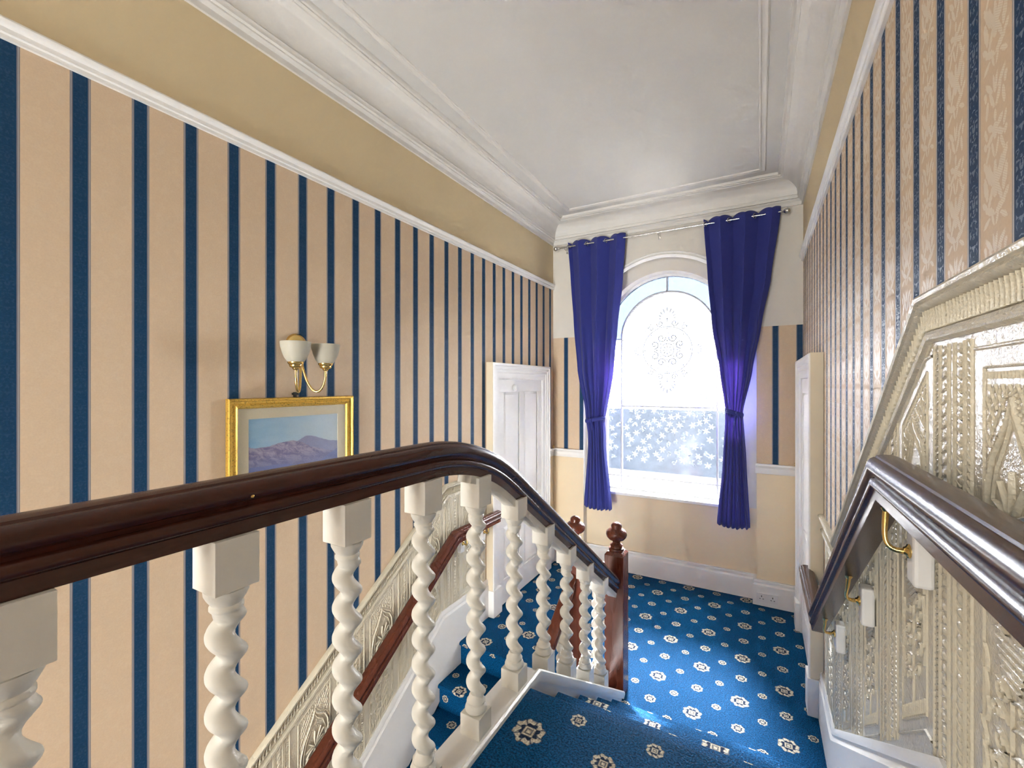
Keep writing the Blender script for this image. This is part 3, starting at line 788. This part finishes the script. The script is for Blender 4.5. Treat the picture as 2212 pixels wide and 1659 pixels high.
    for e in (-1, 1):
        sc(yc + e * .038, m + .06, .026, -PI / 2, 1.3, e, .009, .012); sc(yc + e * .052, m + .125, .030, PI / 2, 1.3, -e, .010, .013)
        sc(yc + e * .030, m + .175, .020, -PI / 2, 1.2, e, .008, .011)
        for k in range(4): lf(yc + e * .015, m + .09 + k * .035, (0 if e > 0 else PI) + e * (.5 - k * .25), .045, .012, .012, e * .6)
        for k in range(3): lf(yc + e * .070, m + .04 + k * .055, -PI / 2 + e * .5, .04, .011, .011, e * .5)
    # urn and lower scrollwork
    b0 = m + .21
    for k in range(5): seg([(yc - .05 + .006 * k, b0 + k * .014), (yc + .05 - .006 * k, b0 + k * .014)], .008, .010)
    q0 = b0 + .08
    for e in (-1, 1):
        for k in range(5):
            dd = q0 + k * .042
            if dd > u1 - .03: break
            sc(yc + e * (.035 + .014 * (k % 2)), dd, .019, rng.uniform(0, 6), 1.3, e * (1 if k % 2 else -1), .008, .011)
            lf(yc + e * .006, dd, (0 if e > 0 else PI) - e * .7, .05, .012, .011, e * .7)
            lf(yc + e * .085, dd, -PI / 2 + e * rng.uniform(-.6, .2), .045, .012, .010, e * .5)
    vline(yc, q0, u1 - .01, .007, .009)
    y = yc - w2 + .012
    while y < yc + w2 - .008:
        lf(y, u1 - .006, -PI / 2, .034, .012, .009); y += .016
PP = .50
RB = Relief; rng = random.Random(11)
for k in range(-1, 5):
    yc = .97 + PP * k; R = Relief(XR, -1, capR); R.bends = [1.374, 2.795]
    dado_panel(R, yc, PP, YB, 3.356, 1.06, rng)
    R.build('dado_panel', M['lincrusta'], wall_right, smooth=50)
for k in range(0, 5):
    yc = 3.085 - PP * k; R = Relief(XL, 1, capL); R.bends = [2.745]
    dado_panel(R, yc, PP, .2, 3.356, 1.0, rng)
    R.build('dado_panel', M['lincrusta'], wall_left, smooth=50)

# ================================================================== STAIRS
def make_flight(name, x0, x1, y_first, z_first, n, dirn, go, ri, label, du, dv, zbot):
    st = empty(name, ((x0 + x1) / 2, y_first, z_first)); tag(st, label, 'staircase')
    for k in range(n):
        # step k: nosing at y_first + dirn*go*k, top z_first - ri*k ; tread reaches back to the riser above
        yn = y_first + dirn * go * k; zt = z_first - ri * k
        yb = yn - dirn * (go + .03) if k else yn - dirn * .06
        pts = [(yb, zt - ri * .98), (yb, zt), (yn - dirn * .016, zt)]
        for a in range(1, 7): pts.append((yn - dirn * .016 + dirn * .016 * sin(a * PI / 6), zt - .016 + .016 * cos(a * PI / 6)))
        pts += [(yn - dirn * .022, zt - .040), (yn - dirn * .024, zt - ri)]
        mb = MB(); m = len(pts); vs = []; uv = []; L = 0; prev = None
        run = []
        for i, (y, z) in enumerate(pts):
            if i >= 2: L += math.hypot(y - pts[i - 1][0], z - pts[i - 1][1])
            run.append(L)
        for x in (x0, x1):
            for (y, z), r in zip(pts, run): vs.append((x, y, z)); uv.append((x + du, (yb if False else y_first + dirn * ((go + ri - .02) * k - (go + .03 if k else .06) + r)) * 1.0 + dv))
        fs = [(i, (i + 1) % m, m + (i + 1) % m, m + i) for i in range(m)] + [tuple(range(m))[::-1], tuple(m + i for i in range(m))]
        mb.add(vs, fs); o = mb.build('step', M['carpet'], smooth=40, uv=uv); adopt(o, st)
    # soffit slab
    s0 = z_first - ri - .02; yend = y_first + dirn * go * (n - 1)
    return st
UF = make_flight('upper_stair_flight', UX0, XR - .027, NOS, ZU, 5, 1, GO, RI, 'blue carpeted stair flight dropping from the upper landing to the half landing', .049, -.16, ZL)
LGO, LRI = .275, .1865
LF = make_flight('lower_stair_flight', XL + .004, -1.225, 2.905, ZL, 12, -1, LGO, LRI, 'blue carpeted stair flight descending beside the left wall', 0, 0, ZH)
# soffits
mb = MB()
mb.add([(UX0, NOS - .1, ZU - .22), (XR - .03, NOS - .1, ZU - .22), (XR - .03, 2.62, ZL - .10), (UX0, 2.62, ZL - .10), (UX0, NOS - .1, ZU - .30), (XR - .03, NOS - .1, ZU - .30), (XR - .03, 2.62, ZL - .2), (UX0, 2.62, ZL - .2)],
       [(0, 1, 2, 3), (7, 6, 5, 4), (0, 4, 5, 1), (1, 5, 6, 2), (2, 6, 7, 3), (3, 7, 4, 0)])
adopt(mb.build('soffit', M['upperpaint']), UF)
# fascia under the landing edge
XB = -.85; XB2 = -1.16; NY = 2.98

# ---- balustrades
def rail_prof(wd=.040):
    h = [(.0, 0), (.010, -.0006), (.019, -.003), (.0215, -.0065), (.0235, -.0065), (.030, -.010), (.036, -.018), (.038, -.027), (.036, -.036), (.031, -.042), (.027, -.047), (.0255, -.052), (.0275, -.053), (.033, -.058), (.035, -.065), (.033, -.072), (.028, -.076), (.0255, -.078), (.0255, -.102), (0, -.102)]
    k = wd / .038
    right = [(a * k, b) for a, b in h]; left = [(-a * k, b) for a, b in h[1:-1]][::-1]
    return right + left
def bez(p0, p1, p2, n=12): return [((1 - t) ** 2 * p0[0] + 2 * t * (1 - t) * p1[0] + t * t * p2[0], (1 - t) ** 2 * p0[1] + 2 * t * (1 - t) * p1[1] + t * t * p2[1]) for t in [k / n for k in range(n + 1)]]
ZR = -.170
ybend = 1.266
slope_z = lambda y: ZR - PITCH * (y - ybend)
rail_path = [(-1.2, ZR), (.5, ZR)] + bez((.98, ZR), (ybend, ZR), (1.50, slope_z(1.50)), 14) + [(2.92, slope_z(2.92))]
def rail_z(y):
    for (a, b), (c, d) in zip(rail_path[:-1], rail_path[1:]):
        if a <= y <= c: return b + (d - b) * (y - a) / (c - a)
    return ZR
SB = 1.63
def str_z(y): return ZU + .004 if y < SB else ZU + .004 - PITCH * (y - SB)
def twist_baluster(x, y, zbot, ztop, tb, bb, w=.038):
    # tb/bb: heights of the square blocks at top and bottom; zbot/ztop include what is buried
    mb = MB()
    mb.box(x - w, x + w, y - w, y + w, ztop - tb, ztop); mb.box(x - w, x + w, y - w, y + w, zbot, zbot + bb)
    a, b = zbot + bb, ztop - tb
    n = 20
    mb.lathe([(.030, 0), (.036, .004), (.038, .012), (.034, .022), (.029, .027), (.032, .031), (.032, .036), (.027, .041), (.024, .052), (.020, .06)], x, y, a, n)
    mb.lathe([(.018, -.062), (.021, -.056), (.023, -.046), (.028, -.040), (.028, -.035), (.025, -.031), (.031, -.022), (.036, -.012), (.037, -.003), (.034, 0)], x, y, b, n)
    z0, z1 = a + .035, b - .035; p = .071; H = z1 - z0; steps = max(12, int(H / p * 18)); vs = []; fs = []; n = 24
    for i in range(steps + 1):
        t = i / steps; z = z0 + H * t; e = min(1, min(t, 1 - t) * H / .03); e = e * e * (3 - 2 * e)
        ph = -2 * PI * (z - z0) / p
        for k in range(n):
            th = 2 * PI * k / n; r = .0185 + (.0090 * abs(sin((th - ph) / 2)) ** .75) * e + .006 * (1 - e)
            vs.append((x - .0068 * e * cos(ph) + r * cos(th), y - .0068 * e * sin(ph) + r * sin(th), z))
    for i in range(steps):
        for k in range(n):
            q = (k + 1) % n; fs.append((i * n + k, i * n + q, (i + 1) * n + q, (i + 1) * n + k))
    mb.add(vs, fs); return mb
def newel(bal, x, y, zb, ztop):
    h = .065; c = .016
    mb = MB().box(x - h, x + h, y - h, y + h, zb, ztop - .02)
    mb.add([(x + a * h, y + b * h, ztop - .02) for a, b in ((-1, -1), (1, -1), (1, 1), (-1, 1))] + [(x + a * (h - c), y + b * (h - c), ztop) for a, b in ((-1, -1), (1, -1), (1, 1), (-1, 1))],
           [(0, 1, 5, 4), (1, 2, 6, 5), (2, 3, 7, 6), (3, 0, 4, 7), (4, 5, 6, 7)])
    np_ = adopt(mb.build('newel_post', M['newel'], bevel=.003), bal)
    f = MB().lathe([(.050, 0), (.052, .008), (.050, .016), (.040, .020), (.038, .028), (.044, .034), (.040, .042), (.028, .048), (.024, .058), (.030, .066), (.052, .076), (.066, .092), (.071, .110), (.067, .128), (.052, .142),
                    (.036, .148), (.034, .152), (.037, .162), (.035, .174), (.026, .184), (.012, .190), (.001, .191)], x, y, ztop, 28)
    o = f.build('finial', M['newel'], smooth=50); o.parent = np_
    return np_
bal = empty('stair_balustrade', (XB, NY, ZL)); tag(bal, 'white barley-twist balustrade with dark mahogany handrail around the upper flight', 'balustrade')
adopt(MB().extrude([(XB, y, z) for y, z in rail_path], rail_prof(.041), (1, 0, 0), side=1).build('handrail', M['rail'], smooth=38), bal)
# painted fillet under the rail
fl = [(-.026, -.100), (.026, -.100), (.026, -.128), (-.026, -.128)]
fp = [p for p in rail_path if p[0] >= 1.2]
adopt(MB().extrude([(XB, y, z) for y, z in fp], fl, (1, 0, 0), side=1).build('rail_fillet', M['baluster']), bal)
# closed string with bead
sp = [(-1.2, str_z(-1.2)), (SB, str_z(SB)), (2.92, str_z(2.92))]
adopt(MB().extrude([(XB, y, z) for y, z in sp], [(-.062, 0), (.050, 0), (.050, -.30), (-.062, -.30)], (1, 0, 0), side=1).build('string_board', M['white']), bal)
adopt(MB().extrude([(XB, y, z) for y, z in sp], [(.044, -.018), (.044, .004), (.048, .011), (.056, .013), (.064, .008), (.066, -.004), (.062, -.03), (.044, -.03)], (1, 0, 0), side=1).build('string_bead', M['baluster'], smooth=40), bal)
for k in range(-1, 10):
    y = .172 + .2700 * k; zr = rail_z(y) - .1025; zs = str_z(y) - .035
    lo = -.36 + .0 if y < 1.1 else zr - .02
    ztop = zr; zbot = zs
    tb = (ztop + .366) if y < 1.1 else (.100 if y < 1.4 else .078)
    bb = .105 if y < SB else .125
    adopt(twist_baluster(XB, y, zbot, ztop, tb, bb).build('baluster', M['baluster'], smooth=40), bal)
newel(bal, -.86, NY, ZL - .02, -1.136)
adopt(MB().lathe([(.0035, 0), (.0035, .002), (.002, .003)], .467, -.205, XB + .0375, 10, 'x').build('screw_plug', M['brass']), bal)
# ---- lower balustrade with second newel and the short level rail between the newels
bal2 = empty('lower_stair_balustrade', (XB2, NY, ZL)); tag(bal2, 'mahogany newel and handrail of the lower flight, behind the upper balustrade', 'balustrade')
newel(bal2, XB2, NY, ZL - .4, -1.136)
lp = [(NY - .06, -1.33), (-.4, -1.33 - PITCH * (NY - .06 + .4))]
adopt(MB().extrude([(XB2, y, z) for y, z in lp[::-1]], rail_prof(.036), (1, 0, 0), side=1).build('handrail', M['newel'], smooth=38), bal2)
adopt(MB().extrude([(XB2 + .06, NY, -1.235), (XB - .06, NY, -1.235)], rail_prof(.034), (0, 1, 0), side=-1).build('handrail', M['rail'], smooth=38), bal2)
lz = lambda y: -2.03 - PITCH * (2.92 - y)
adopt(MB().extrude([(XB2, y, lz(y)) for y in (-.4, 2.92)], [(-.075, 0), (.06, 0), (.06, -.30), (-.075, -.30)], (1, 0, 0), side=1).build('string_board', M['white']), bal2)
for k in range(8):
    y = 2.92 - .20 - .27 * k; zr = -1.33 - PITCH * (2.92 - y) - .105; zs = lz(y) - .03
    adopt(twist_baluster(XB2, y, zs, zr, .11, .12).build('baluster', M['baluster'], smooth=40), bal2)
adopt(twist_baluster((XB + XB2) / 2, NY, ZL, -1.33, .10, .10).build('baluster', M['baluster'], smooth=40), bal2)

# ================================================================== WALL HANDRAILS
def wall_rail(name, wallx, s, path, blocks, label, mat):
    W = empty(name, (wallx, path[-1][0], path[-1][1])); tag(W, label, 'handrail')
    off = .085
    adopt(MB().extrude([(wallx + s * off, y, z) for y, z in path], rail_prof(.040), (s, 0, 0), side=s).build('rail', mat, smooth=38), W)
    for (yb, zb, yr_, zr_) in blocks:
        wx = wallx + s * .006
        b = MB(); a0, a1 = sorted((wx, wx + s * .038)); b.box(a0, a1, yb - .028, yb + .028, zb - .075, zb + .055)
        blk = adopt(b.build('mounting_block', M['white'], bevel=.008), W)
        pts = []
        p0 = Vector((wx + s * .038, yb, zb)); p3 = Vector((wallx + s * off, yr_, zr_)); p1 = p0 + Vector((s * .06, 0, -.012)); p2 = p3 + Vector((0, 0, -.06))
        for k in range(13):
            t = k / 12; pts.append(p0 * (1 - t) ** 3 + p1 * 3 * t * (1 - t) ** 2 + p2 * 3 * t * t * (1 - t) + p3 * t ** 3)
        m = MB().tube(pts, [.0075 - .002 * sin(PI * k / 12) for k in range(13)], 10)
        m.lathe([(.016, 0), (.016, .004), (.010, .007), (.008, .012)] if s > 0 else [(.016, 0), (.016, -.004), (.010, -.007), (.008, -.012)], yb, zb, wx + s * .038, 14, 'x')
        m.lathe([(.005, -.014), (.012, -.004), (.014, .002)], wallx + s * off, yr_, zr_, 12)
        adopt(m.build('bracket', M['brass'], smooth=45), W)
    return W
zRt = -.165
def rz(y): return zRt if y < 1.335 else (zRt - .70 * (y - 1.335) if y < 2.77 else zRt - .70 * 1.435)
pathR = [(-1.2, zRt), (1.335, zRt), (2.77, rz(2.77)), (3.42, rz(3.0))]
bl = []
for yb, zb, yr_ in ((1.335, -.385, 1.345), (1.92, -.75, 1.85), (2.50, -1.15, 2.46)):
    bl.append((yb, zb, yr_, rz(yr_) - .118))
wall_rail('wall_handrail', XR, -1, pathR, bl, 'glossy mahogany handrail on brass brackets along the right wall', M['rail'])
pathL = [(-.4, -1.142 - .69 * 3.16), (2.76, -1.142), (3.42, -1.142)]
wall_rail('wall_handrail', XL, 1, pathL, [(2.93, -1.30, 2.93, -1.245), (3.25, -1.30, 3.25, -1.245)], 'red-brown mahogany handrail raking down the left wall', M['newel'])

# ================================================================== CURTAINS AND ROD
YR = 4.735; ZROD = 1.592
rod = empty('curtain_rod', (-.93, YR, ZROD)); tag(rod, 'slim steel curtain rod with ball finials above the arched window', 'curtain rod')
x0r, x1r = -2.03, .16
adopt(MB().tube([(x0r, YR, ZROD), (-.95, YR, ZROD)], .0085, 14).tube([(-.96, YR, ZROD), (x1r, YR, ZROD)], .0075, 14).build('pole', M['steel'], smooth=40), rod)
for xe, sg in ((x0r, -1), (x1r, 1)):
    adopt(MB().lathe([(.008, 0), (.012, sg * .004), (.012, sg * .014), (.008, sg * .018), (.009, sg * .026), (.016, sg * .032), (.025, sg * .044), (.028, sg * .056), (.025, sg * .068), (.016, sg * .078), (.002, sg * .083)], YR, ZROD, xe, 18, 'x').build('finial', M['steel'], smooth=50), rod)
for xb in (-1.98, -.93, .12):
    adopt(MB().tube([(xb, YF, ZROD - .02), (xb, YR + .03, ZROD - .02), (xb, YR + .012, ZROD - .014), (xb, YR, ZROD - .011)], .005, 8).box(xb - .012, xb + .012, YF - .004, YF, ZROD - .05, ZROD + .01).build('rod_bracket', M['steel'], smooth=40), rod)
def interp(tab, z):
    tab = sorted(tab)
    if z <= tab[0][0]: return tab[0][1]
    for (a, b), (c, d) in zip(tab[:-1], tab[1:]):
        if z <= c:
            t = (z - a) / (c - a); t = t * t * (3 - 2 * t) * .35 + t * .65; return b + (d - b) * t
    return tab[-1][1]
def curtain(LT, RT, ztie, zbot, seed, label, tail):
    r = random.Random(seed)
    cu = empty('curtain', (sum(x for _, x in LT) / len(LT), YR, zbot)); tag(cu, label, 'curtain', 'pair of tied-back curtains')
    NS, NZ = 120, 90; ztop = ZROD + .047; waves = 3
    vs = []; fs = []
    for j in range(NZ + 1):
        t = j / NZ; z = ztop + (zbot - ztop) * t
        xl, xr = interp(LT, z), interp(RT, z); wd = xr - xl
        near = math.exp(-((z - ztie) / .10) ** 2)
        amp = (.030 * (1 - t) ** .5 + .020) * (1 - .55 * near)
        for i in range(NS + 1):
            s = i / NS
            ph = 2 * PI * waves * s + .35 * sin(3 * t + seed)
            fine = 2 * PI * (waves * 2 + 1) * s + seed
            k = min(1, max(0, (t - .25) / .4))
            y = YR + amp * (sin(ph) * (1 - .45 * k) + .55 * k * sin(fine)) - .03 * near
            x = xl + wd * (s + .018 * sin(2 * ph) * (1 - k) - .014 * k * sin(fine * .9))
            zz = z
            if j == 0: zz += .010 * cos(2 * ph)
            if t > .92: zz += -.018 * sin(PI * s) * (t - .92) / .08 + .006 * sin(fine) * (t - .92) / .08
            vs.append((x, y, zz))
    for j in range(NZ):
        for i in range(NS):
            a = j * (NS + 1) + i; fs.append((a, a + 1, a + NS + 2, a + NS + 1))
    m = MB().add(vs, fs); o = adopt(m.build('drape', M['curtain'], smooth=80), cu)
    sol = o.modifiers.new('thickness', 'SOLIDIFY'); sol.thickness = .003
    # eyelets where the cloth crosses the rod
    xl, xr = interp(LT, ZROD), interp(RT, ZROD)
    for k in range(2 * waves):
        s = (k + .5 * 0) / (2 * waves) + .0
        s = min(.97, max(.03, s + .02))
        ph = 2 * PI * waves * s; ang = math.atan2(cos(ph) * .06, .03)
        xc = xl + (xr - xl) * s; yc = YR + .06 * sin(ph) * .4
        d = Vector((-sin(ang) * .3 + .95 * 0, 0, 0)); u = Vector((cos(ang), sin(ang), 0)); pts = [Vector((xc, YR, ZROD)) + u * (.021 * cos(a)) + Vector((0, 0, .021 * sin(a))) for a in [2 * PI * q / 18 for q in range(18)]]
        adopt(MB().tube(pts, .0042, 6, closed=True).build('eyelet', M['steel'], smooth=50), cu)
    # tie band
    xl, xr = interp(LT, ztie), interp(RT, ztie); xm, rx = (xl + xr) / 2, (xr - xl) / 2 + .008
    vs = []; fs = []; n = 40
    for q in range(n):
        a = 2 * PI * q / n
        for dz in (-.022, -.008, .008, .022):
            b = 1 - .06 * (abs(dz) > .01); vs.append((xm + rx * b * cos(a), YR - .03 + .062 * b * sin(a), ztie + dz + .022 * cos(a) * tail))
    for q in range(n):
        for k in range(3): fs.append((q * 4 + k, q * 4 + k + 1, ((q + 1) % n) * 4 + k + 1, ((q + 1) % n) * 4 + k))
    tb = adopt(MB().add(vs, fs).build('tieback', M['curtain'], smooth=60), cu)
    so = tb.modifiers.new('thickness', 'SOLIDIFY'); so.thickness = .003
    kx = xm - .3 * rx * tail
    mk = MB(); yk = YR - .098
    mk.tube([(kx, yk, ztie), (kx - .012, yk - .006, ztie - .05), (kx - .03, yk, ztie - (.10 if tail > 0 else .24))], [.010, .008, .006], 8)
    mk.tube([(kx, yk, ztie), (kx + .016, yk - .006, ztie - .04), (kx + .02, yk, ztie - (.11 if tail > 0 else .25))], [.010, .008, .006], 8)
    mk.tube([(kx - .012, yk, ztie), (kx, yk - .01, ztie + .004), (kx + .012, yk, ztie)], [.008, .014, .008], 8)
    adopt(mk.build('tie_knot', M['curtain'], smooth=60), cu)
    return cu
LL = [(1.641, -1.947), (1.181, -1.912), (.698, -1.873), (.164, -1.822), (-.388, -1.705), (-.675, -1.694), (-1.387, -1.738)]
LR_ = [(1.635, -1.275), (1.112, -1.31), (.663, -1.361), (.157, -1.402), (-.379, -1.49), (-.661, -1.49), (-1.369, -1.417)]
RL_ = [(1.641, -.498), (1.06, -.455), (.598, -.413), (.14, -.343), (-.266, -.29), (-.763, -.314), (-1.358, -.364)]
RR_ = [(1.605, .16), (.995, .086), (.569, .011), (.136, -.065), (-.261, -.143), (-.746, -.115), (-1.372, -.084)]
curtain(LL, LR_, -.385, -1.375, 1.0, 'royal blue eyelet curtain tied back left of the arched window', 1)
curtain(RL_, RR_, -.265, -1.365, 2.3, 'royal blue eyelet curtain tied back right of the arched window', -1)

# ================================================================== SOCKET, HOOKS
yk = YF - .033
so = empty('wall_socket', (.06, yk, -2.02)); tag(so, 'white double wall socket on the skirting right of the window', 'socket')
adopt(MB().box(-.03, .145, yk - .010, yk, -2.06, -1.975).build('face_plate', M['plastic'], bevel=.003), so)
for xc in (.012, .103):
    h = MB().box(xc - .004, xc + .004, yk - .0115, yk - .009, -2.012, -1.998).box(xc - .018, xc - .008, yk - .0115, yk - .009, -2.032, -2.026).box(xc + .008, xc + .018, yk - .0115, yk - .009, -2.032, -2.026)
    adopt(h.build('pin_slots', M['slot']), so)
for xc in (.046, .070):
    adopt(MB().box(xc - .006, xc + .006, yk - .015, yk - .009, -2.018, -1.996).build('switch', M['plastic'], bevel=.002), so)
def hook(x, y, z, label):
    m = MB().lathe([(.010, 0), (.011, .006), (.007, .010), (.006, .018), (.011, .024), (.009, .032), (.001, .034)], x, y, z, 14)
    tag(m.build('brass_knob', M['brass'], smooth=50), label, 'knob')
hook(.285, YF - .018, ZCR, 'small brass knob on the chair rail right of the window')
hook(XL + .016, YF - .03, ZCR, 'small brass knob on the chair rail left of the window')

# ================================================================== PICTURE
def picture_print():
    t = NT('mountain_print'); v, x, y, z = t.coords('UV')
    u, h = x, y
    def curve(pts):
        n = t.node('ShaderNodeFloatCurve'); c = n.mapping.curves[0]
        while len(c.points) < len(pts): c.points.new(.5, .5)
        for p, (a, b) in zip(c.points, pts): p.location = (a, b); p.handle_type = 'VECTOR'
        n.mapping.update(); t.put(n.inputs['Value'], u); return n.outputs[0]
    nz = t.M('MULTIPLY', t.M('SUBTRACT', t.noise(v, 22, 4), .5), .035)
    r1 = t.M('ADD', curve([(0, .50), (.3, .52), (.5, .57), (.56, .62), (.61, .655), (.70, .63), (.78, .58), (.9, .52), (1, .50)]), t.M('MULTIPLY', nz, .6))
    r2 = t.M('ADD', curve([(0, .57), (.06, .54), (.2, .545), (.33, .585), (.46, .60), (.56, .55), (.66, .45), (1, .30)]), nz)
    r3 = t.M('ADD', curve([(0, .25), (.4, .22), (.70, .10), (.85, .25), (1, .36)]), nz)
    cl = t.noise(t.vec(t.M('MULTIPLY', x, 2), t.M('MULTIPLY', y, 4), 0.), 2.2, 4)
    sky = t.mix(u, (.17, .45, .70), (.58, .70, .78)); sky = t.mix(t.M('MULTIPLY', cl, .45), sky, (.70, .78, .84))
    rock = t.noise(t.vec(t.M('ADD', x, t.M('MULTIPLY', y, .5)), t.M('MULTIPLY', y, .8), 0.), 11, 5, .7, .8)
    far = t.mix(rock, (.24, .27, .46), (.36, .39, .58))
    near = t.mix(t.step(rock, .50, .09), (.20, .18, .36), (.44, .41, .54))
    near = t.mix(t.step(h, .30, .13), t.mix(rock, (.13, .16, .36), (.26, .30, .52)), near)
    fore = t.mix(rock, (.15, .20, .46), (.22, .27, .52))
    c = t.mix(t.M('LESS_THAN', h, r1), sky, far); c = t.mix(t.M('LESS_THAN', h, r2), c, near); c = t.mix(t.M('LESS_THAN', h, r3), c, fore)
    return t.end(t.principled(c, .18, .5, Coat_Weight=.6, Coat_Roughness=.03))
px0, px1, pz0, pz1 = 1.118, 1.836, -.585, -.066
pic = empty('framed_picture', (XL, (px0 + px1) / 2, pz0)); tag(pic, 'gilt framed print of blue mountains hanging on the left wall', 'picture')
fpf = [(.004, 0), (.022, 0), (.030, -.004), (.030, -.012), (.022, -.016), (.020, -.024), (.026, -.034), (.022, -.044), (.014, -.050), (.004, -.050)]
adopt(MB().extrude([(XL, px0, pz0), (XL, px0, pz1), (XL, px1, pz1), (XL, px1, pz0)], fpf, (1, 0, 0), side=1, closed=True).build('frame', M['gold'], smooth=30), pic)
mt = paint('cream_mount_card', (.72, .645, .47), .25, .02, .02)
fr = .044; mw = .058
mb = MB()
a0, a1, b0, b1 = px0 + fr, px1 - fr, pz0 + fr, pz1 - fr
for y0, y1, z0, z1 in ((a0, a1, b1 - mw, b1), (a0, a1, b0, b0 + mw), (a0, a0 + mw, b0 + mw, b1 - mw), (a1 - mw, a1, b0 + mw, b1 - mw)):
    mb.box(XL + .006, XL + .011, y0, y1, z0, z1)
adopt(mb.build('mount', mt), pic)
m = MB(); m.add([(XL + .008, a0 + mw, b0 + mw), (XL + .008, a1 - mw, b0 + mw), (XL + .008, a1 - mw, b1 - mw), (XL + .008, a0 + mw, b1 - mw)], [(0, 1, 2, 3)])
adopt(m.build('print', picture_print(), uv=[(0, 0), (1, 0), (1, 1), (0, 1)]), pic)
gp = glass('picture_glass', (.97, .97, .97), 0.0)
adopt(MB().box(XL + .0125, XL + .0145, a0, a1, b0, b1).build('glazing', gp), pic)
adopt(MB().box(XL, XL + .008, 1.46, 1.475, pz1 - .005, pz1 + .026).box(XL, XL + .012, 1.452, 1.484, pz1 + .012, pz1 + .022).build('hanger', M['black']), pic)

# ================================================================== WALL LAMP
lam = empty('wall_light', (XL, 1.475, .20)); tag(lam, 'twin-arm brass wall light with opal glass bowls above the picture', 'wall light')
yc, zc_ = 1.475, .195
adopt(MB().lathe([(.060, 0), (.060, .008), (.052, .020), (.034, .034), (.016, .042), (.010, .050), (.002, .052)], yc, zc_ + .018, XL, 28, 'x').build('back_plate', M['brass'], smooth=50), lam)
for sg, ye in ((-1, 1.372), (1, 1.545)):
    xo = XL + .15; zc2 = .075
    pts = []
    P0 = Vector((XL + .035, yc, zc_ - .01)); P3 = Vector((xo, ye, zc2)); P1 = Vector((XL + .07, yc + sg * .01, -.10)); P2 = Vector((xo, ye, -.08))
    for k in range(25):
        t = k / 24; pts.append(P0 * (1 - t) ** 3 + P1 * 3 * t * (1 - t) ** 2 + P2 * 3 * t * t * (1 - t) + P3 * t ** 3)
    arm = adopt(MB().tube(pts, .0065, 12).build('arm', M['brass'], smooth=50), lam)
    adopt(MB().lathe([(.008, 0), (.014, .004), (.016, .010), (.026, .014), (.030, .020), (.030, .026), (.036, .032), (.038, .040), (.034, .044), (.010, .046)], xo, ye, zc2 - .002, 24).build('lamp_cup', M['brass'], smooth=40), lam)
    outer = [(.030, .036), (.040, .044), (.052, .062), (.062, .088), (.069, .116), (.072, .140)]
    inner = [(r - .004, h + .002) for r, h in outer][::-1]
    n = 32; vs = []; fs = []; prof = outer + inner
    for r, h in prof:
        for k in range(n): vs.append((xo + r * cos(2 * PI * k / n), ye + r * sin(2 * PI * k / n), zc2 + h - .002))
    for i in range(len(prof) - 1):
        for k in range(n):
            q = (k + 1) % n; fs.append((i * n + k, i * n + q, (i + 1) * n + q, (i + 1) * n + k))
    fs.append(tuple(range(n))[::-1]); fs.append(tuple((len(prof) - 1) * n + k for k in range(n)))
    adopt(MB().add(vs, fs).build('lamp_shade', M['opal'], smooth=50), lam)

# ================================================================== OUTSIDE
struct(MB().box(-40, 40, 5.6, 60, -4.4, -4.3).build('ground', M['ground']), 'pale gravel yard outside the arched window')
ob = empty('outbuilding', (-2, 12, -4.3)); tag(ob, 'low pale outbuilding with blue-grey slate roof seen through the obscure pane', 'building')
adopt(MB().box(-14, 8, 11.4, 15, -4.3, -2.05).build('wall', M['render']), ob)
m = MB(); m.add([(-14.3, 11.1, -2.15), (8.3, 11.1, -2.15), (8.3, 13.2, -.72), (-14.3, 13.2, -.72), (8.3, 15.3, -2.15), (-14.3, 15.3, -2.15)], [(0, 1, 2, 3), (3, 2, 4, 5), (0, 3, 5), (1, 4, 2), (0, 5, 4, 1)])
adopt(m.build('roof', M['slate']), ob)
